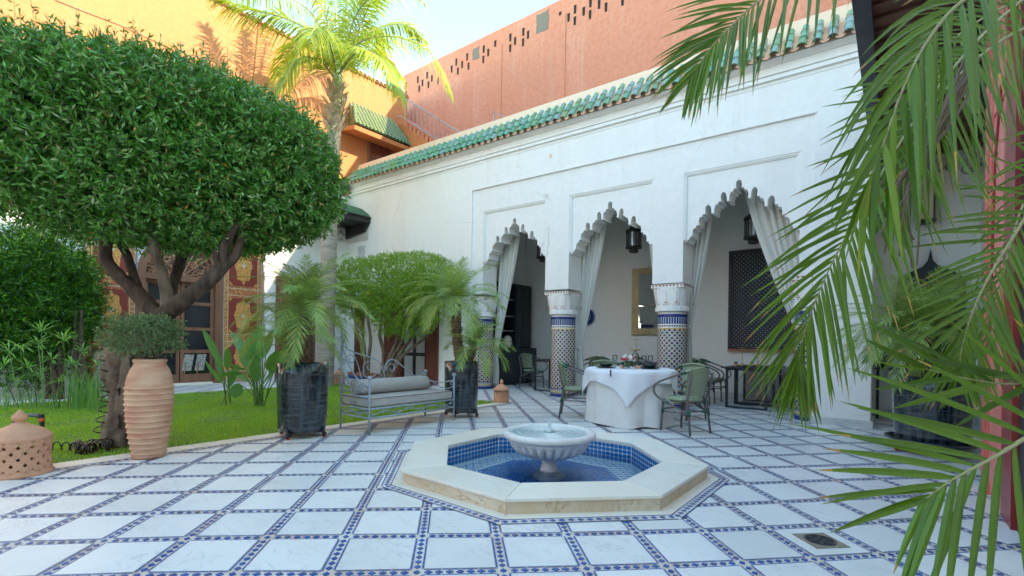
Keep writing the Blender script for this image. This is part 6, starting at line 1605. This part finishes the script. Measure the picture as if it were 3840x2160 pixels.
dwarf_palm('dwarf_palm', 'bushy dwarf date palm in the large pot near the red door', (PCc[0], PCc[1], .83),
   [([A3(2330, 945, tC), A3(2325, 850, tC)], .08, 54, 1.05, .22, None), ([A3(2370, 945, tC), A3(2390, 900, tC)], .07, 22, .7, .17, (.2, 0, 0)), ([A3(2300, 945, tC), A3(2280, 860, tC)], .06, 18, .75, .18, (-.3, 0, 0))])
# ---- tall palm
TPB = Vector((-11.0, 6.45, 0)); tT = TPB.dot(fw)
tpm = thing('tall_palm', 'tall palm with ringed grey trunk and sunlit yellow green fronds', 'palm', TPB)
P = [A3(817, 968, tT), A3(822, 800, tT), A3(828, 600, tT), A3(836, 400, tT), A3(843, 300, tT)]; P[0].z = 0
P = smooth_path(P, 14); m = len(P)
MB().tube(P, [(.205 - .05 * i / m) * (1 + (.05 if i % 2 else 0)) for i in range(m)], 20).build('trunk', 'palm_trunk', tpm, world=True)
top = A3(846, 245, tT)
bo_ = MB()
for k in range(46):
    f = k / 46; a = k * 2.4; p = A3(842 + 3 * f, 335 - 110 * f, tT); r_ = .17 + .07 * sin(pi * f)
    d = Vector((cos(a), sin(a), 1.6)).normalized(); s_ = Vector((-sin(a), cos(a), 0)) * .075; q = p + Vector((cos(a), sin(a), 0)) * r_ * .8; o_ = Vector((cos(a), sin(a), 0)) * .02
    bo_.add([q - s_, q + s_, q + s_ * .5 + d * R(.16, .3) + o_, q - s_ * .6 + d * R(.16, .3) + o_, q - s_ - o_, q + s_ - o_], [(0, 1, 2, 3), (5, 4, 3, 2)])
bo_.build('leaf_bases', 'palm_boot', tpm, world=True, kind='stuff')
MB().tube([A3(845, 300, tT), A3(848, 240, tT), A3(850, 180, tT), A3(850, 120, tT)], [.17, .15, .11, .05], 14).build('crownshaft', 'crownshaft', tpm, world=True, smooth=True)
FR = [([(850, 190), (898, 110), (985, 92), (1080, 130), (1130, 225)], [0, -.3, -.6, -.8, -.9]), ([(852, 190), (905, 70), (950, -40), (985, -130)], [0, -.2, -.5, -1]), ([(845, 190), (800, 95), (715, 45), (630, 25), (545, -5)], [0, -.4, -.8, -1.1, -1.4]),
      ([(845, 195), (815, 130), (765, 105), (722, 135), (700, 190)], [0, .3, .6, .9, 1.1]), ([(848, 180), (868, 50), (890, -90)], [0, .2, .4]), ([(846, 180), (822, 50), (770, -50), (700, -110)], [0, -.3, -.5, -.6]),
      ([(852, 195), (890, 150), (950, 130), (1005, 190)], [0, .5, .9, 1.2]), ([(844, 200), (800, 150), (745, 150), (712, 215)], [0, -.6, -1.1, -1.4]), ([(848, 180), (845, 20), (830, -120)], [0, 0, 0]),
      ([(852, 185), (900, 30), (985, -30), (1070, 10)], [0, -.4, -.9, -1.3]), ([(846, 185), (790, 40), (690, -20), (600, -20), (520, -60)], [0, .4, .9, 1.2, 1.4]), ([(850, 190), (900, 130), (960, 150), (1000, 230)], [0, -.9, -1.5, -1.8]),
      ([(846, 190), (830, 110), (800, 70), (780, 90)], [0, -1, -1.8, -2.2]), ([(850, 190), (880, 100), (930, 70), (965, 110)], [0, 1.0, 1.8, 2.2]), ([(852, 190), (915, 90), (1010, 60), (1060, 100)], [0, .7, 1.4, 1.8])]
for pts, dz_ in FR:
    frond([A3(x, y, tT + d) for (x, y), d in zip(pts, dz_)], 90, .72, .034, .75, .030, .10, al0=1.15, al1=.5).build('frond', ['palm_rib', 'leaf_tall'], tpm, world=True)
# ---- strelitzia
def blade_leaf(mb, base, tip, W, side, n=8):
    base, tip = Vector(base), Vector(tip); ax = tip - base; L = ax.length; s_ = Vector(side); s_ = (s_ - ax * s_.dot(ax) / L / L).normalized(); nn = s_.cross(ax).normalized(); vs = []
    for i in range(n + 1):
        f = i / n; w_ = W * (sin(pi * min(1, f * .93 + .05)) ** .7); c = base + ax * f + nn * (.12 * L * sin(f * 1.6) ** 2) * .4
        vs += [c - s_ * w_ / 2 + nn * w_ * .12, c, c + s_ * w_ / 2 + nn * w_ * .12]
    mb.add(vs, [(3 * i + k, 3 * i + k + 1, 3 * i + k + 4, 3 * i + k + 3) for i in range(n) for k in (0, 1)])
def strel(label, bx_, by_, t0, leaves):
    t = thing('strelitzia', label, 'plant', tuple(GR(bx_, by_)), 0)
    for (jx, jy, ex, ey, w_) in leaves:
        d = R(-.25, .25); b = A3(bx_ + R(-12, 12), by_, t0); b.z = .01; j = A3(jx, jy, t0 + d); e = A3(ex, ey, t0 + d * 1.5)
        o_ = MB(); blade_leaf(o_, j, e, w_, rt * R(.6, 1) + fw * R(-.8, .8)); lf = o_.build('leaf', 'leaf_strel', t, world=True, smooth=True)
        MB().tube(smooth_path([b, b.lerp(j, .5) + Vector((0, 0, .05)), j], 3), [.012] * 3 + [.009] * 4, 6).build('stalk', 'leaf_stalk', lf, world=True)
t1 = GR(565, 1022).dot(fw)
strel('small strelitzia clump with a tall narrow leaf on the lawn', 570, 1022, t1, [(560, 925, 508, 828, .12), (572, 930, 572, 872, .12), (562, 965, 520, 905, .15), (566, 960, 545, 890, .12), (575, 975, 600, 915, .12)])
t2 = GR(655, 1026).dot(fw)
strel('large strelitzia clump with broad leaves left of the glazed pot', 652, 1024, t2, [(625, 905, 583, 838, .16), (640, 890, 645, 825, .17), (660, 900, 690, 830, .16), (620, 930, 560, 905, .16), (650, 920, 660, 850, .19), (672, 930, 700, 880, .17), (600, 965, 590, 1000, .2), (635, 940, 600, 880, .16), (668, 895, 655, 800, .16), (690, 930, 725, 870, .15), (640, 950, 610, 930, .17), (612, 940, 548, 948, .13), (680, 950, 690, 905, .15), (645, 960, 640, 900, .17), (655, 930, 618, 868, .18), (665, 960, 705, 925, .16), (625, 960, 575, 935, .16), (648, 900, 668, 815, .16), (690, 960, 740, 935, .15), (630, 920, 625, 850, .18)])
# ---- papyrus
pp = thing('papyrus', 'papyrus plants with spidery green umbels at the far left edge of the lawn', 'plant', tuple(GR(130, 1030)))
t3 = GR(130, 1030).dot(fw)
for (x, y, s_) in ((104, 834, 1.1), (96, 867, 1), (160, 857, 1.1), (23, 887, 1.1), (53, 874, .9), (272, 862, .8), (99, 946, .9), (244, 918, .7), (10, 920, .8), (70, 925, .8), (130, 905, .8), (205, 885, .8), (182, 915, .7), (40, 960, .7), (150, 960, .6)):
    c = A3(x, y, t3 + R(-.5, .5)); bb_ = A3(x * .75 + 35 + R(-10, 10), 1028, t3); bb_.z = 0
    MB().tube(smooth_path([bb_, bb_.lerp(c, .6) + rt * R(-.05, .05), c], 3), .006, 5).build('stem', 'leaf_stalk', pp, world=True)
    q = MB()
    for k in range(24):
        a = k * 2.39996; el = R(-.15, .9); d = Vector((cos(a) * cos(el), sin(a) * cos(el), sin(el))); L = .33 * s_ * R(.8, 1.15); s2 = d.cross(Vector((0, 0, 1))).normalized() * .010
        m1 = c + d * L * .5; e = c + d * L - Vector((0, 0, .06 * s_)); q.add([c, m1 - s2, e, m1 + s2], [(0, 1, 2, 3)])
    q.build('umbel', 'leaf_papyrus', pp, world=True)
rdm = MB()
for k in range(230):
    x = R(0, 255) if k % 2 else R(175, 260); b = A3(x, 1030 + R(-6, 6), t3 + R(-.3, .6)); b.z = 0
    h = R(.2, .7) * (1.1 if x > 170 else .6); d = rt * R(-.15, .15) + fw * R(-.1, .1)
    s_ = rt * .006; c = b + d * .5 + Vector((0, 0, h * .6)); e = b + d * 1.3 + Vector((0, 0, h))
    rdm.add([b - s_, b + s_, c + s_, c - s_], [(0, 1, 2, 3)]); rdm.add([c - s_, c + s_, e], [(0, 1, 2)])
rdm.build('reeds', 'leaf_papyrus', None, kind='stuff')
bpy.data.objects['reeds']['kind'] = 'stuff'

# ---- near palm (its trunk stands just outside the frame on the right)
NB = Vector((1.75, 1.75, 0))
npm = thing('near_palm', 'palm whose large arching green fronds cross the right side of the view', 'palm', NB)
MB().tube([NB, NB + Vector((.02, 0, .8)), NB + Vector((0, .05, 1.5))], [.16, .13, .12], 14).build('trunk', 'palm_stub', npm, world=True)
CR = NB + Vector((0, .05, 1.55)); nleaf = [0]
def near_frond(pts, nl, ll, lw, dry=False, roll=0.0, start=.1, droop=.25, al=(1.15, .35), rr=.008):
    P = [A3(x, y, t) for x, y, t in pts]
    holder = {}
    up_ = (-fw + Vector((0, 0, .35)) + rt * roll).normalized()
    pend = []
    def cb(q, f): pend.append((q, f))
    mb = frond(P, nl, ll, lw, droop, rr, start, upv=up_, seg=7, al0=al[0], al1=al[1], cb=cb)
    fo = mb.build('frond', 'palm_rib', npm, world=True)
    rest = MB()
    for q, f in pend:
        o = Vector(q.v[0])
        mt = 'leaf_dry' if dry else 'leaf_near'
        if nleaf[0] < 290: 
            if random.random() < .35: q.mi[-1] = q.mi[-2] = 1
            q.build('leaflet', [mt, 'leaf_tip'], fo, world=True); nleaf[0] += 1
        else: rest.add(q.v, q.f)
    if rest.v: rest.build('leaflets', 'leaf_dry' if dry else 'leaf_near', fo, world=True, kind='stuff', smooth=True)
near_frond([(2800, 1010, 1.35), (2640, 1070, 1.28), (2500, 1150, 1.24), (2390, 1210, 1.22), (2320, 1262, 1.22)], 15, .46, .019, start=.05, al=(1.1, .35), droop=.05)
near_frond([(2480, -330, 2.1), (2240, -190, 2.0), (2060, -90, 1.98), (1913, 0, 1.95), (1840, 65, 1.9), (1782, 128, 1.88), (1734, 205, 1.87)], 34, .40, .0145, start=.22, al=(.95, .25), droop=.18)
near_frond([(2700, -100, 1.9), (2480, 80, 1.8), (2310, 290, 1.75), (2170, 520, 1.72), (2080, 690, 1.72), (2020, 850, 1.74), (2008, 940, 1.75)], 50, .40, .0135, start=.18, al=(1.1, .22), droop=.22, rr=.006)
near_frond([(2820, 420, 1.9), (2640, 480, 1.8), (2540, 610, 1.75), (2465, 740, 1.72), (2425, 850, 1.72), (2412, 930, 1.73)], 34, .36, .0145, start=.12, al=(1.15, .3), droop=.12)
near_frond([(2700, -250, 1.6), (2500, -60, 1.5), (2380, 40, 1.46), (2290, 180, 1.44), (2215, 380, 1.44), (2170, 500, 1.45)], 22, .34, .020, start=.1, al=(.8, .2), droop=.5)
near_frond([(2850, 50, 2.1), (2620, 60, 2.0), (2480, 130, 1.95), (2360, 250, 1.9), (2280, 400, 1.9), (2240, 520, 1.9)], 40, .40, .0125, start=.15, al=(1.1, .25), droop=.2)
near_frond([(2900, 820, 1.6), (2720, 930, 1.5), (2560, 965, 1.45), (2420, 950, 1.42), (2300, 920, 1.4)], 5, .46, .020, start=.2, al=(.35, .15), droop=.02, rr=.005)
near_frond([(2900, 180, 2.3), (2700, 300, 2.2), (2580, 500, 2.15), (2520, 700, 2.1), (2490, 860, 2.1)], 30, .30, .012, start=.1, al=(1.2, .35), droop=.3)
near_frond([(2820, -60, 2.4), (2620, -20, 2.3), (2450, 60, 2.25), (2330, 170, 2.2), (2260, 300, 2.2)], 34, .40, .012, start=.1, al=(1.1, .3), droop=.3)
sticks = MB()
for k in range(9):
    p = [(2440 + R(-30, 30), 170 + R(-40, 20)), (2360 + R(-20, 20), 330), (2290 + R(-40, 40), 470), (2240 + R(-60, 80), 600 + R(-40, 90))]
    sticks.tube(smooth_path([A3(x, y, 1.7 + R(-.03, .03)) for x, y in p], 4), [.0045] * 8 + [.003] * 5, 5)
sticks.build('dry_stems', 'stick_dead', npm, world=True)
